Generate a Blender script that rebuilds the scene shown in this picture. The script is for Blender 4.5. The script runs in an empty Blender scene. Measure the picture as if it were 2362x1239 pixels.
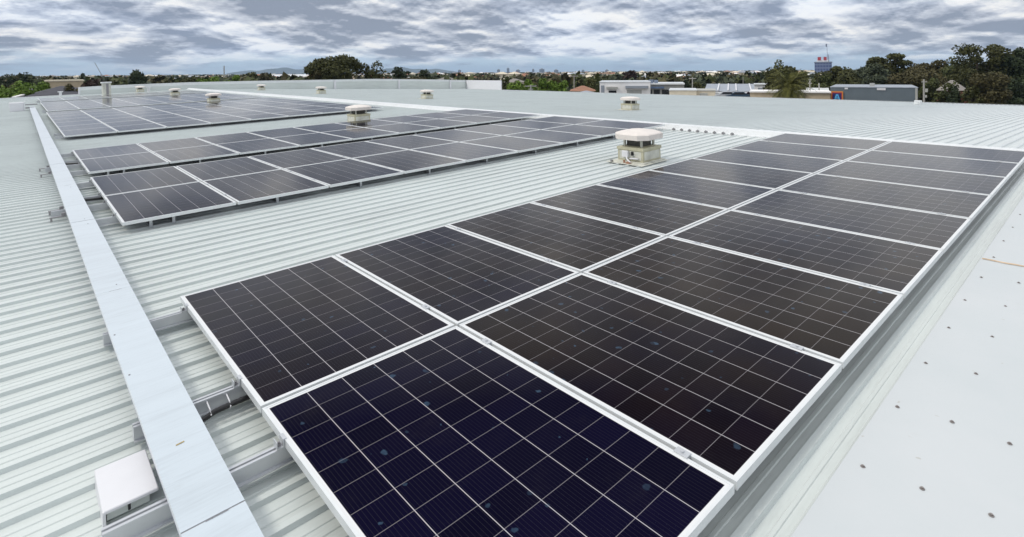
import bpy, math, random
import numpy as np
from mathutils import Vector, Matrix

random.seed(7)
rng = np.random.default_rng(11)
S = bpy.context.scene
COL = S.collection

# ------------------------------------------------------------------ camera
CAM = np.array([-0.8401, -4.5326, 1.5857])
F_PX, CX, CY = 1274.7155, 1181.0, 169.353      # focal length and principal point (pixels of a 2362 px wide frame): level camera, lens shifted down
RM = np.array([[0.7455912737708346, -0.6663628660352546, -0.00736092698411688],
               [-0.00739016465017403, 0.002777248561341536, -0.9999688356928289],
               [0.6663625424220869, 0.7456224363977453, -0.002853839004333542]])   # rows: right, down, forward
cam_d = bpy.data.cameras.new('camera')
cam = bpy.data.objects.new('camera', cam_d)
COL.objects.link(cam)
M = Matrix.Identity(4)
for i in range(3):
    M[i][0] = RM[0][i]; M[i][1] = -RM[1][i]; M[i][2] = -RM[2][i]; M[i][3] = CAM[i]
cam.matrix_world = M
cam_d.sensor_width = 36.0
cam_d.lens = 36.0 * F_PX / 2362.0
cam_d.shift_y = (CY - 619.5) / 2362.0
cam_d.clip_start = 0.05
cam_d.clip_end = 60000.0
S.camera = cam

# ------------------------------------------------------------------ view transform
S.view_settings.view_transform = 'Standard'
S.view_settings.look = 'None'
S.view_settings.exposure = 0.0
S.view_settings.gamma = 1.0
S.view_settings.use_curve_mapping = False
S.cycles.use_denoising = True
S.cycles.max_bounces = 6
S.cycles.transparent_max_bounces = 8
S.cycles.volume_bounces = 0

# ------------------------------------------------------------------ node helpers
def sock(nt, v):
    return v
def link_in(nt, inp, v):
    if isinstance(v, bpy.types.NodeSocket):
        nt.links.new(v, inp)
    else:
        inp.default_value = v
def mth(nt, op, a, b=None, c=None, clamp=False):
    n = nt.nodes.new('ShaderNodeMath'); n.operation = op; n.use_clamp = clamp
    link_in(nt, n.inputs[0], a)
    if b is not None: link_in(nt, n.inputs[1], b)
    if c is not None: link_in(nt, n.inputs[2], c)
    return n.outputs[0]
def mixc(nt, f, a, b, mode='MIX'):
    n = nt.nodes.new('ShaderNodeMix'); n.data_type = 'RGBA'; n.blend_type = mode
    link_in(nt, n.inputs[0], f); link_in(nt, n.inputs[6], a); link_in(nt, n.inputs[7], b)
    return n.outputs[2]
def rgba(c): return (c[0], c[1], c[2], 1.0)
def noise(nt, vec, scale, detail=4, rough=0.55, out='Fac', dist=0.0):
    n = nt.nodes.new('ShaderNodeTexNoise'); n.inputs['Scale'].default_value = scale
    n.inputs['Detail'].default_value = detail; n.inputs['Roughness'].default_value = rough
    n.inputs['Distortion'].default_value = dist
    if vec is not None: nt.links.new(vec, n.inputs['Vector'])
    return n.outputs[out]
def ramp(nt, fac, stops):
    n = nt.nodes.new('ShaderNodeValToRGB')
    el = n.color_ramp.elements
    while len(el) < len(stops): el.new(0.5)
    for e, (p, c) in zip(el, stops): e.position = p; e.color = rgba(c) if len(c) == 3 else c
    nt.links.new(fac, n.inputs[0])
    return n.outputs[0]
def sstep(nt, v, a, b):
    n = nt.nodes.new('ShaderNodeMapRange'); n.interpolation_type = 'SMOOTHSTEP'
    link_in(nt, n.inputs[0], v); n.inputs[1].default_value = a; n.inputs[2].default_value = b
    return n.outputs[0]
def vmap(nt, vec, loc=(0, 0, 0), scale=(1, 1, 1)):
    n = nt.nodes.new('ShaderNodeMapping'); n.inputs['Location'].default_value = loc; n.inputs['Scale'].default_value = scale
    nt.links.new(vec, n.inputs['Vector']); return n.outputs[0]

# ------------------------------------------------------------------ world: cloud deck under a Nishita sky
SUN_EL, SUN_AZ = math.radians(50), math.atan2(0.55, -0.80)      # azimuth measured from +X
W = bpy.data.worlds.new('World'); S.world = W; W.use_nodes = True
nt = W.node_tree; nt.nodes.clear()
wout = nt.nodes.new('ShaderNodeOutputWorld'); bg = nt.nodes.new('ShaderNodeBackground')
nt.links.new(bg.outputs[0], wout.inputs[0])
sky = nt.nodes.new('ShaderNodeTexSky'); sky.sky_type = 'NISHITA'; sky.sun_disc = False
sky.sun_elevation = SUN_EL; sky.sun_rotation = math.pi / 2 - SUN_AZ
sky.air_density = 1.0; sky.dust_density = 1.0
tc = nt.nodes.new('ShaderNodeTexCoord')
sep = nt.nodes.new('ShaderNodeSeparateXYZ'); nt.links.new(tc.outputs['Generated'], sep.inputs[0])
z = mth(nt, 'MAXIMUM', sep.outputs[2], 0.0)
hl_ = mth(nt, 'POWER', mth(nt, 'ADD', mth(nt, 'POWER', sep.outputs[0], 2.0), mth(nt, 'POWER', sep.outputs[1], 2.0)), 0.5)
hx = mth(nt, 'DIVIDE', sep.outputs[0], mth(nt, 'MAXIMUM', hl_, 0.0001)); hy = mth(nt, 'DIVIDE', sep.outputs[1], mth(nt, 'MAXIMUM', hl_, 0.0001))
def deck_vec(dz, loc, power=0.52):
    """position on a cloud deck seen in perspective, heaps keep some of their height; dz looks a little higher up"""
    r = mth(nt, 'POWER', mth(nt, 'DIVIDE', mth(nt, 'ADD', hl_, 0.02), mth(nt, 'ADD', z, 0.075 + dz)), power)
    c = nt.nodes.new('ShaderNodeCombineXYZ')
    nt.links.new(mth(nt, 'MULTIPLY', hx, r), c.inputs[0]); nt.links.new(mth(nt, 'MULTIPLY', hy, r), c.inputs[1])
    return vmap(nt, c.outputs[0], loc)
def deck(dz, loc, scale, detail, rough, dist):
    return noise(nt, deck_vec(dz, loc), scale, detail, rough, dist=dist)
LOC = (3.1, 7.7, 0)
n1 = deck(0.0, LOC, 2.9, 9, 0.60, 0.0)
n1u = deck(0.0065, LOC, 2.9, 5, 0.60, 0.0)
v_ = deck_vec(0.0, (1.0, 4.0, 2.0))
wv_ = nt.nodes.new('ShaderNodeVectorMath'); wv_.operation = 'MULTIPLY_ADD'; wv_.inputs[1].default_value = (0.45, 0.45, 0.45)
cv_ = nt.nodes.new('ShaderNodeCombineXYZ'); nt.links.new(n1, cv_.inputs[0]); nt.links.new(n1u, cv_.inputs[1])
nt.links.new(cv_.outputs[0], wv_.inputs[0]); nt.links.new(v_, wv_.inputs[2])
vr_ = nt.nodes.new('ShaderNodeTexVoronoi'); vr_.voronoi_dimensions = '2D'; vr_.inputs['Scale'].default_value = 3.8
nt.links.new(wv_.outputs[0], vr_.inputs['Vector'])
heap = mth(nt, 'SUBTRACT', 1.0, vr_.outputs['Distance'])
n2 = deck(0.0, (11.3, 2.9, 4), 1.05, 2, 0.5, 0.0)
d0 = mth(nt, 'ADD', mth(nt, 'ADD', mth(nt, 'MULTIPLY', n1, 0.66), mth(nt, 'MULTIPLY', heap, 0.32)), mth(nt, 'ADD', mth(nt, 'MULTIPLY', n2, 0.75), -0.135))
# thick parts are grey; the upper rims of each heap catch the light, the bases stay dark
dens = mth(nt, 'SUBTRACT', d0, mth(nt, 'MULTIPLY', mth(nt, 'SUBTRACT', n1, n1u), 1.7))
cloud = ramp(nt, dens, [(0.56, (1.0, 0.995, 0.985)), (0.635, (0.91, 0.92, 0.94)), (0.705, (0.71, 0.745, 0.815)),
                        (0.79, (0.52, 0.565, 0.66)), (0.91, (0.28, 0.325, 0.42))])
tintf = sstep(nt, n2, 0.42, 0.60)
cloud = mixc(nt, 1.0, cloud, mixc(nt, tintf, (0.95, 0.99, 1.05, 1), (1.01, 1.0, 0.985, 1)), 'MULTIPLY')
# the deck overhead is thinner and brighter than the far, low part of it
lift = sstep(nt, z, 0.13, 0.62)
top = nt.nodes.new('ShaderNodeVectorMath'); top.operation = 'SCALE'
nt.links.new(mixc(nt, 0.55, cloud, (0.61, 0.60, 0.565, 1)), top.inputs[0]); top.inputs['Scale'].default_value = 1.66
clouds = mixc(nt, lift, cloud, top.outputs[0])
skys = nt.nodes.new('ShaderNodeVectorMath'); skys.operation = 'SCALE'
nt.links.new(sky.outputs[0], skys.inputs[0]); skys.inputs['Scale'].default_value = 0.085
# clear strip low over the horizon with thin streaks in it
streak = deck(0, (2, 3, 1), 2.2, 4, 0.6, 0.0)
cover = sstep(nt, mth(nt, 'ADD', z, mth(nt, 'MULTIPLY', mth(nt, 'SUBTRACT', streak, 0.5), 0.13)), -0.002, 0.036)
cover = mth(nt, 'MULTIPLY', cover, 0.97)
low = mixc(nt, 0.9, skys.outputs[0], (0.56, 0.72, 0.87, 1))
tot = mixc(nt, cover, low, clouds)
nt.links.new(tot, bg.inputs['Color']); bg.inputs['Strength'].default_value = 1.0

# ------------------------------------------------------------------ sun (soft, behind the cloud)
sd = bpy.data.lights.new('sun', 'SUN'); sd.energy = 1.65; sd.angle = math.radians(10); sd.color = (1.0, 0.94, 0.84)
so = bpy.data.objects.new('sun', sd); COL.objects.link(so)
sv = Vector((math.cos(SUN_EL) * math.cos(SUN_AZ), math.cos(SUN_EL) * math.sin(SUN_AZ), math.sin(SUN_EL)))
so.rotation_euler = sv.to_track_quat('Z', 'Y').to_euler(); so.location = (0, 0, 60)

# ------------------------------------------------------------------ materials
def mat(name, color, rough=0.6, metal=0.0, var=0.12, nscale=3.0, bump=0.0, bscale=40.0, spec=0.5, ior=1.5, coords='Object'):
    m = bpy.data.materials.new(name); m.use_nodes = True
    nt = m.node_tree; b = nt.nodes['Principled BSDF']
    t = nt.nodes.new('ShaderNodeTexCoord'); v = t.outputs[coords]
    if var > 0:
        n = noise(nt, v, nscale, 5, 0.6)
        d = tuple(max(0, c * (1 - var)) for c in color); l = tuple(min(1, c * (1 + var)) for c in color)
        nt.links.new(ramp(nt, n, [(0.3, d), (0.7, l)]), b.inputs['Base Color'])
    else:
        b.inputs['Base Color'].default_value = rgba(color)
    b.inputs['Roughness'].default_value = rough; b.inputs['Metallic'].default_value = metal
    b.inputs['Specular IOR Level'].default_value = spec; b.inputs['IOR'].default_value = ior
    if bump > 0:
        bn = nt.nodes.new('ShaderNodeBump'); bn.inputs['Strength'].default_value = bump; bn.inputs['Distance'].default_value = 0.02
        nt.links.new(noise(nt, v, bscale, 3), bn.inputs['Height']); nt.links.new(bn.outputs[0], b.inputs['Normal'])
    return m

def roof_material(name, base, rough):
    m = bpy.data.materials.new(name); m.use_nodes = True
    nt = m.node_tree; b = nt.nodes['Principled BSDF']
    t = nt.nodes.new('ShaderNodeTexCoord'); v = t.outputs['Object']
    big = noise(nt, v, 0.35, 4, 0.6)
    streaks = noise(nt, vmap(nt, v, (0, 0, 0), (0.5, 9, 9)), 1.2, 5, 0.65)
    fine = noise(nt, vmap(nt, v, (0, 0, 0), (3, 26, 26)), 3.0, 3, 0.6)
    k = mth(nt, 'ADD', mth(nt, 'ADD', mth(nt, 'MULTIPLY', big, 0.35), mth(nt, 'MULTIPLY', streaks, 0.4)), mth(nt, 'MULTIPLY', fine, 0.25))
    c = ramp(nt, k, [(0.33, tuple(x * 0.80 for x in base)), (0.5, base), (0.66, tuple(min(1, x * 1.08) for x in base))])
    dirt = sstep(nt, noise(nt, v, 7.0, 6, 0.7), 0.64, 0.78)
    c = mixc(nt, mth(nt, 'MULTIPLY', dirt, 0.30), c, (0.30, 0.28, 0.24, 1))
    nt.links.new(c, b.inputs['Base Color'])
    r = mth(nt, 'ADD', rough - 0.06, mth(nt, 'MULTIPLY', streaks, 0.12))
    nt.links.new(r, b.inputs['Roughness'])
    b.inputs['Metallic'].default_value = 0.0; b.inputs['IOR'].default_value = 1.55
    b.inputs['Sheen Weight'].default_value = 0.8; b.inputs['Sheen Roughness'].default_value = 0.4
    return m

def sheet_material():
    m = bpy.data.materials.new('smooth_pale_steel'); m.use_nodes = True
    nt = m.node_tree; b = nt.nodes['Principled BSDF']
    v = nt.nodes.new('ShaderNodeTexCoord').outputs['Object']
    c = ramp(nt, noise(nt, v, 1.6, 5, 0.6), [(0.3, (0.525, 0.56, 0.575)), (0.7, (0.56, 0.585, 0.60))])
    c = mixc(nt, mth(nt, 'MULTIPLY', sstep(nt, noise(nt, v, 4.5, 7, 0.72), 0.60, 0.80), 0.35), c, (0.42, 0.41, 0.38, 1))
    vo = nt.nodes.new('ShaderNodeTexVoronoi'); vo.voronoi_dimensions = '2D'; vo.inputs['Scale'].default_value = 5.0
    w = nt.nodes.new('ShaderNodeVectorMath'); w.operation = 'MULTIPLY_ADD'; w.inputs[1].default_value = (0.06, 0.06, 0.06)
    nt.links.new(noise(nt, v, 30.0, 3, out='Color'), w.inputs[0]); nt.links.new(v, w.inputs[2]); nt.links.new(w.outputs[0], vo.inputs['Vector'])
    cs_ = nt.nodes.new('ShaderNodeSeparateColor'); nt.links.new(vo.outputs['Color'], cs_.inputs[0])
    rad = mth(nt, 'MULTIPLY', mth(nt, 'MAXIMUM', mth(nt, 'SUBTRACT', cs_.outputs[0], 0.55), 0.0), 0.11)
    spot = mth(nt, 'SUBTRACT', 1.0, sstep(nt, mth(nt, 'DIVIDE', vo.outputs['Distance'], mth(nt, 'ADD', rad, 0.0001)), 0.4, 1.0))
    c = mixc(nt, mth(nt, 'MULTIPLY', spot, 0.5), c, (0.36, 0.34, 0.28, 1))
    nt.links.new(c, b.inputs['Base Color']); b.inputs['Roughness'].default_value = 0.42
    return m

def panel_glass_material():
    m = bpy.data.materials.new('solar_cells_under_glass'); m.use_nodes = True
    nt = m.node_tree; b = nt.nodes['Principled BSDF']
    t = nt.nodes.new('ShaderNodeTexCoord')
    oi = nt.nodes.new('ShaderNodeObjectInfo')
    s = nt.nodes.new('ShaderNodeSeparateXYZ'); nt.links.new(t.outputs['Object'], s.inputs[0])
    x = s.outputs[0]; y = mth(nt, 'MULTIPLY', s.outputs[1], -1.0)      # x 0..1.134 along the short side, y 0..1.722
    m0 = 0.024
    px_ = (1.134 - 2 * m0) / 6; py_ = (1.756 - 2 * m0) / 12
    cx = mth(nt, 'DIVIDE', mth(nt, 'SUBTRACT', x, m0), px_); cy = mth(nt, 'DIVIDE', mth(nt, 'SUBTRACT', y, m0), py_)
    def dist_line(c, pitch):
        f = mth(nt, 'FRACT', mth(nt, 'ADD', c, 0.5)); return mth(nt, 'MULTIPLY', mth(nt, 'ABSOLUTE', mth(nt, 'SUBTRACT', f, 0.5)), pitch)
    lx = mth(nt, 'SUBTRACT', 1.0, sstep(nt, dist_line(cx, px_), 0.0012, 0.0020))
    ly = mth(nt, 'SUBTRACT', 1.0, sstep(nt, dist_line(cy, py_), 0.0009, 0.0016))
    # fine bus bars along the long side
    bb = mth(nt, 'MULTIPLY', mth(nt, 'ABSOLUTE', mth(nt, 'SUBTRACT', mth(nt, 'FRACT', mth(nt, 'MULTIPLY', cx, 11.0)), 0.5)), px_ / 11.0)
    bbm = mth(nt, 'SUBTRACT', 1.0, sstep(nt, bb, 0.0004, 0.0009))
    inx = mth(nt, 'MULTIPLY', mth(nt, 'GREATER_THAN', cx, 0.0), mth(nt, 'LESS_THAN', cx, 6.0))
    iny = mth(nt, 'MULTIPLY', mth(nt, 'GREATER_THAN', cy, 0.0), mth(nt, 'LESS_THAN', cy, 12.0))
    inside = mth(nt, 'MULTIPLY', inx, iny)
    # per panel and per patch tint of the cells
    off = nt.nodes.new('ShaderNodeVectorMath'); off.operation = 'ADD'
    sc = nt.nodes.new('ShaderNodeVectorMath'); sc.operation = 'SCALE'
    sc.inputs[0].default_value = (37.0, 91.0, 53.0); nt.links.new(oi.outputs['Random'], sc.inputs['Scale'])
    nt.links.new(t.outputs['Object'], off.inputs[0]); nt.links.new(sc.outputs[0], off.inputs[1])
    ov = off.outputs[0]
    tsep = nt.nodes.new('ShaderNodeSeparateColor'); nt.links.new(oi.outputs['Color'], tsep.inputs[0])
    tint = mth(nt, 'ADD', mth(nt, 'MULTIPLY', tsep.outputs[0], 0.85), mth(nt, 'MULTIPLY', mth(nt, 'SUBTRACT', noise(nt, ov, 1.1, 2), 0.5), 0.9))
    cell = ramp(nt, tint, [(0.10, (0.0022, 0.0016, 0.0125)), (0.35, (0.0040, 0.0022, 0.0075)), (0.75, (0.0125, 0.0072, 0.0040))])
    # a per cell flicker
    cellid = nt.nodes.new('ShaderNodeCombineXYZ')
    nt.links.new(mth(nt, 'FLOOR', cx), cellid.inputs[0]); nt.links.new(mth(nt, 'FLOOR', cy), cellid.inputs[1]); nt.links.new(mth(nt, 'MULTIPLY', oi.outputs['Random'], 91.7), cellid.inputs[2])
    wn = nt.nodes.new('ShaderNodeTexWhiteNoise'); nt.links.new(cellid.outputs[0], wn.inputs[0])
    fl = nt.nodes.new('ShaderNodeVectorMath'); fl.operation = 'SCALE'; nt.links.new(cell, fl.inputs[0])
    nt.links.new(mth(nt, 'ADD', 0.75, mth(nt, 'MULTIPLY', wn.outputs[0], 0.5)), fl.inputs['Scale'])
    c = mixc(nt, mth(nt, 'MULTIPLY', bbm, 0.40), fl.outputs[0], (0.045, 0.044, 0.058, 1))
    c = mixc(nt, mth(nt, 'MULTIPLY', ly, 0.75), c, (0.25, 0.235, 0.25, 1))
    c = mixc(nt, mth(nt, 'MULTIPLY', lx, 0.95), c, (0.46, 0.44, 0.46, 1))
    # dried water marks
    vo = nt.nodes.new('ShaderNodeTexVoronoi'); vo.voronoi_dimensions = '2D'; vo.inputs['Scale'].default_value = 6.5; vo.inputs['Randomness'].default_value = 1.0
    wv = nt.nodes.new('ShaderNodeVectorMath'); wv.operation = 'ADD'; nt.links.new(ov, wv.inputs[0])
    nz = nt.nodes.new('ShaderNodeVectorMath'); nz.operation = 'SCALE'; nz.inputs['Scale'].default_value = 0.05
    nt.links.new(noise(nt, ov, 16.0, 3, out='Color'), nz.inputs[0]); nt.links.new(nz.outputs[0], wv.inputs[1])
    nt.links.new(wv.outputs[0], vo.inputs['Vector'])
    csep = nt.nodes.new('ShaderNodeSeparateColor'); nt.links.new(vo.outputs['Color'], csep.inputs[0])
    rad = mth(nt, 'MULTIPLY', mth(nt, 'MAXIMUM', mth(nt, 'SUBTRACT', csep.outputs[0], 0.56), 0.0), 0.30)
    spot = mth(nt, 'SUBTRACT', 1.0, sstep(nt, mth(nt, 'DIVIDE', vo.outputs['Distance'], mth(nt, 'ADD', rad, 0.0001)), 0.55, 1.0))
    spot = mth(nt, 'MULTIPLY', spot, mth(nt, 'ADD', 0.25, mth(nt, 'MULTIPLY', csep.outputs[1], 0.75)))
    spot = mth(nt, 'MULTIPLY', spot, mth(nt, 'ADD', 0.3, noise(nt, ov, 45.0, 3)))
    c = mixc(nt, mth(nt, 'MULTIPLY', spot, 0.68), c, (0.055, 0.10, 0.16, 1))
    dust = mth(nt, 'MULTIPLY', sstep(nt, noise(nt, ov, 3.5, 6, 0.7), 0.5, 0.8), 0.014)
    c = mixc(nt, dust, c, (0.30, 0.27, 0.24, 1))
    c = mixc(nt, inside, (0.70, 0.71, 0.72, 1), c)
    nt.links.new(c, b.inputs['Base Color'])
    # anti-reflective glass: almost nothing mirrored when seen from above, a bright mirror at grazing angles
    b.inputs['Specular IOR Level'].default_value = 0.0; b.inputs['Roughness'].default_value = 0.6
    b.inputs['Sheen Weight'].default_value = 0.09; b.inputs['Sheen Roughness'].default_value = 0.12
    fr_ = nt.nodes.new('ShaderNodeFresnel'); fr_.inputs['IOR'].default_value = 1.5
    fac = mth(nt, 'ADD', mth(nt, 'MULTIPLY', mth(nt, 'MAXIMUM', mth(nt, 'SUBTRACT', fr_.outputs[0], 0.08), 0.0), 0.92), 0.004, clamp=True)
    gl_ = nt.nodes.new('ShaderNodeBsdfGlossy'); gl_.inputs['Color'].default_value = (1, 0.985, 0.965, 1)
    nt.links.new(mth(nt, 'ADD', 0.05, mth(nt, 'MULTIPLY', noise(nt, ov, 9.0, 4), 0.07)), gl_.inputs['Roughness'])
    mx_ = nt.nodes.new('ShaderNodeMixShader'); nt.links.new(fac, mx_.inputs[0]); nt.links.new(b.outputs[0], mx_.inputs[1]); nt.links.new(gl_.outputs[0], mx_.inputs[2])
    nt.links.new(mx_.outputs[0], nt.nodes['Material Output'].inputs['Surface'])
    return m

def foliage(name, dark, light):
    m = bpy.data.materials.new(name); m.use_nodes = True
    nt = m.node_tree; b = nt.nodes['Principled BSDF']
    g = nt.nodes.new('ShaderNodeNewGeometry'); t = nt.nodes.new('ShaderNodeTexCoord')
    n = noise(nt, t.outputs['Object'], 0.55, 3)
    k = mth(nt, 'ADD', mth(nt, 'ADD', 0.1, mth(nt, 'MULTIPLY', g.outputs['Random Per Island'], 0.38)), mth(nt, 'MULTIPLY', n, 0.62))
    mid = tuple((a + c) / 2 for a, c in zip(dark, light))
    nt.links.new(ramp(nt, k, [(0.2, dark), (0.55, mid), (0.95, light)]), b.inputs['Base Color'])
    b.inputs['Roughness'].default_value = 0.7; b.inputs['Specular IOR Level'].default_value = 0.25
    return m

def window_grid(name, wall, glass, sx, sz):
    m = bpy.data.materials.new(name); m.use_nodes = True
    nt = m.node_tree; b = nt.nodes['Principled BSDF']
    t = nt.nodes.new('ShaderNodeTexCoord'); s = nt.nodes.new('ShaderNodeSeparateXYZ'); nt.links.new(t.outputs['Object'], s.inputs[0])
    h = mth(nt, 'FRACT', mth(nt, 'MULTIPLY', mth(nt, 'ADD', s.outputs[0], s.outputs[1]), sx)); v = mth(nt, 'FRACT', mth(nt, 'MULTIPLY', s.outputs[2], sz))
    k = mth(nt, 'MULTIPLY', mth(nt, 'LESS_THAN', h, 0.72), mth(nt, 'LESS_THAN', v, 0.6))
    nt.links.new(mixc(nt, k, rgba(wall), rgba(glass)), b.inputs['Base Color']); b.inputs['Roughness'].default_value = 0.4
    return m

MT = {
    'roof': roof_material('pale_steel_sheet', (0.58, 0.625, 0.61), 0.34),
    'sheet': sheet_material(),
    'cap': roof_material('white_steel_flashing', (0.72, 0.74, 0.75), 0.45),
    'glass': panel_glass_material(),
    'alu': mat('anodised_aluminium', (0.72, 0.74, 0.75), 0.38, 0.25, 0.05, 8),
    'back': mat('white_backsheet', (0.6, 0.6, 0.6), 0.7, 0, 0.03),
    'rail': mat('mill_aluminium', (0.56, 0.575, 0.60), 0.34, 0.5, 0.06, 6),
    'steel': mat('zinc_bolt', (0.30, 0.29, 0.30), 0.45, 0.6, 0.2, 60),
    'duct': roof_material('blue_grey_tray_lid', (0.52, 0.585, 0.64), 0.48),
    'ductside': mat('tray_side', (0.47, 0.48, 0.56), 0.5, 0.1, 0.08),
    'black': mat('black_plastic', (0.012, 0.012, 0.014), 0.4, 0, 0.2, 30),
    'white': mat('white_painted_steel', (0.70, 0.70, 0.73), 0.45, 0, 0.03, 5),
    'tan': mat('tan_tape', (0.40, 0.31, 0.13), 0.7, 0, 0.2, 60),
    'screw': mat('weathered_screw_head', (0.25, 0.225, 0.215), 0.6, 0.3, 0.25, 300),
    'sealant': mat('tan_sealant', (0.62, 0.47, 0.33), 0.8, 0, 0.25, 9),
    'ventcap': mat('sun_bleached_plastic', (0.72, 0.665, 0.625), 0.55, 0, 0.07, 4),
    'ventbase': mat('khaki_upstand', (0.45, 0.43, 0.31), 0.6, 0, 0.16, 5),
    'ventmesh': mat('dark_bird_mesh', (0.075, 0.072, 0.065), 0.6, 0.2, 0.35, 20),
    'flange': mat('dusty_flashing', (0.56, 0.56, 0.50), 0.6, 0, 0.2, 6),
    'rust': mat('rusty_fitting', (0.33, 0.17, 0.11), 0.8, 0, 0.4, 30),
    'concrete': mat('grey_render', (0.42, 0.42, 0.40), 0.85, 0, 0.12, 1.2, 0.2),
    'wallgreen': roof_material('pale_green_cladding', (0.60, 0.64, 0.62), 0.5),
    'blue_render': mat('blue_grey_tilt_panel', (0.125, 0.155, 0.18), 0.8, 0, 0.09, 0.6),
    'cream': mat('cream_render', (0.64, 0.57, 0.45), 0.85, 0, 0.1, 0.8),
    'beige': mat('beige_block', (0.47, 0.38, 0.27), 0.9, 0, 0.12, 0.8),
    'whitewall': mat('white_render', (0.86, 0.84, 0.83), 0.8, 0, 0.06, 0.7),
    'greyroof': mat('grey_roof_iron', (0.30, 0.33, 0.38), 0.6, 0.1, 0.12, 0.8),
    'darkroof': mat('dark_slate_roof', (0.045, 0.045, 0.06), 0.8, 0, 0.3, 0.8, 0.3, 8),
    'terracotta': mat('terracotta_tile', (0.30, 0.145, 0.09), 0.85, 0, 0.25, 1.5),
    'brick': mat('red_brick', (0.17, 0.06, 0.042), 0.9, 0, 0.25, 2.0),
    'pinkroof': mat('pale_pink_tile', (0.22, 0.20, 0.185), 0.85, 0, 0.15, 1.5),
    'darkglass': mat('dark_opening', (0.012, 0.014, 0.018), 0.25, 0, 0.2),
    'blueawning': mat('blue_fascia', (0.10, 0.16, 0.28), 0.6, 0, 0.15),
    'pole': mat('weathered_pole', (0.36, 0.35, 0.33), 0.85, 0, 0.15, 3),
    'bark': mat('bark', (0.11, 0.085, 0.065), 0.95, 0, 0.3, 3, 0.4, 12),
    'orange': mat('sign_orange', (0.65, 0.24, 0.05), 0.5, 0, 0.05),
    'signred': mat('sign_red', (0.42, 0.04, 0.05), 0.5, 0, 0.05),
    'signnavy': mat('sign_navy', (0.03, 0.025, 0.13), 0.5, 0, 0.05),
    'signcyan': mat('sign_light_blue', (0.10, 0.42, 0.78), 0.5, 0, 0.05),
    'tower': window_grid('tower_glazing', (0.16, 0.20, 0.33), (0.05, 0.08, 0.19), 0.35, 0.27),
    'towergrey': mat('tower_concrete', (0.20, 0.24, 0.32), 0.8, 0, 0.1, 0.1),
    'lattice': mat('galvanised_lattice', (0.25, 0.28, 0.34), 0.7, 0.2, 0.1),
    'asphalt': mat('asphalt', (0.06, 0.06, 0.062), 0.9, 0, 0.25, 0.3),
    'car_red': mat('dark_car_paint', (0.06, 0.02, 0.03), 0.3, 0.2, 0.05),
    'car_blue': mat('blue_car_paint', (0.03, 0.06, 0.10), 0.3, 0.2, 0.05),
    'car_silver': mat('silver_car_paint', (0.45, 0.46, 0.48), 0.3, 0.4, 0.05),
    'gum': foliage('gum_leaves', (0.020, 0.024, 0.008), (0.088, 0.090, 0.026)),
    'olive': foliage('olive_leaves', (0.018, 0.026, 0.008), (0.088, 0.100, 0.028)),
    'greygreen': foliage('grey_green_leaves', (0.024, 0.034, 0.020), (0.085, 0.10, 0.055)),
    'brown': foliage('brown_leaves', (0.030, 0.027, 0.011), (0.105, 0.092, 0.036)),
    'darkgreen': foliage('dark_green_leaves', (0.010, 0.018, 0.009), (0.045, 0.062, 0.024)),
    'bright': foliage('fresh_green_leaves', (0.050, 0.095, 0.012), (0.17, 0.26, 0.035)),
    'palm': foliage('palm_leaves', (0.035, 0.045, 0.010), (0.19, 0.185, 0.045)),
    'maroon': foliage('dark_red_leaves', (0.020, 0.011, 0.010), (0.062, 0.034, 0.026)),
    'yellowgreen': foliage('yellow_green_leaves', (0.04, 0.05, 0.014), (0.13, 0.13, 0.045)),
}

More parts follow.
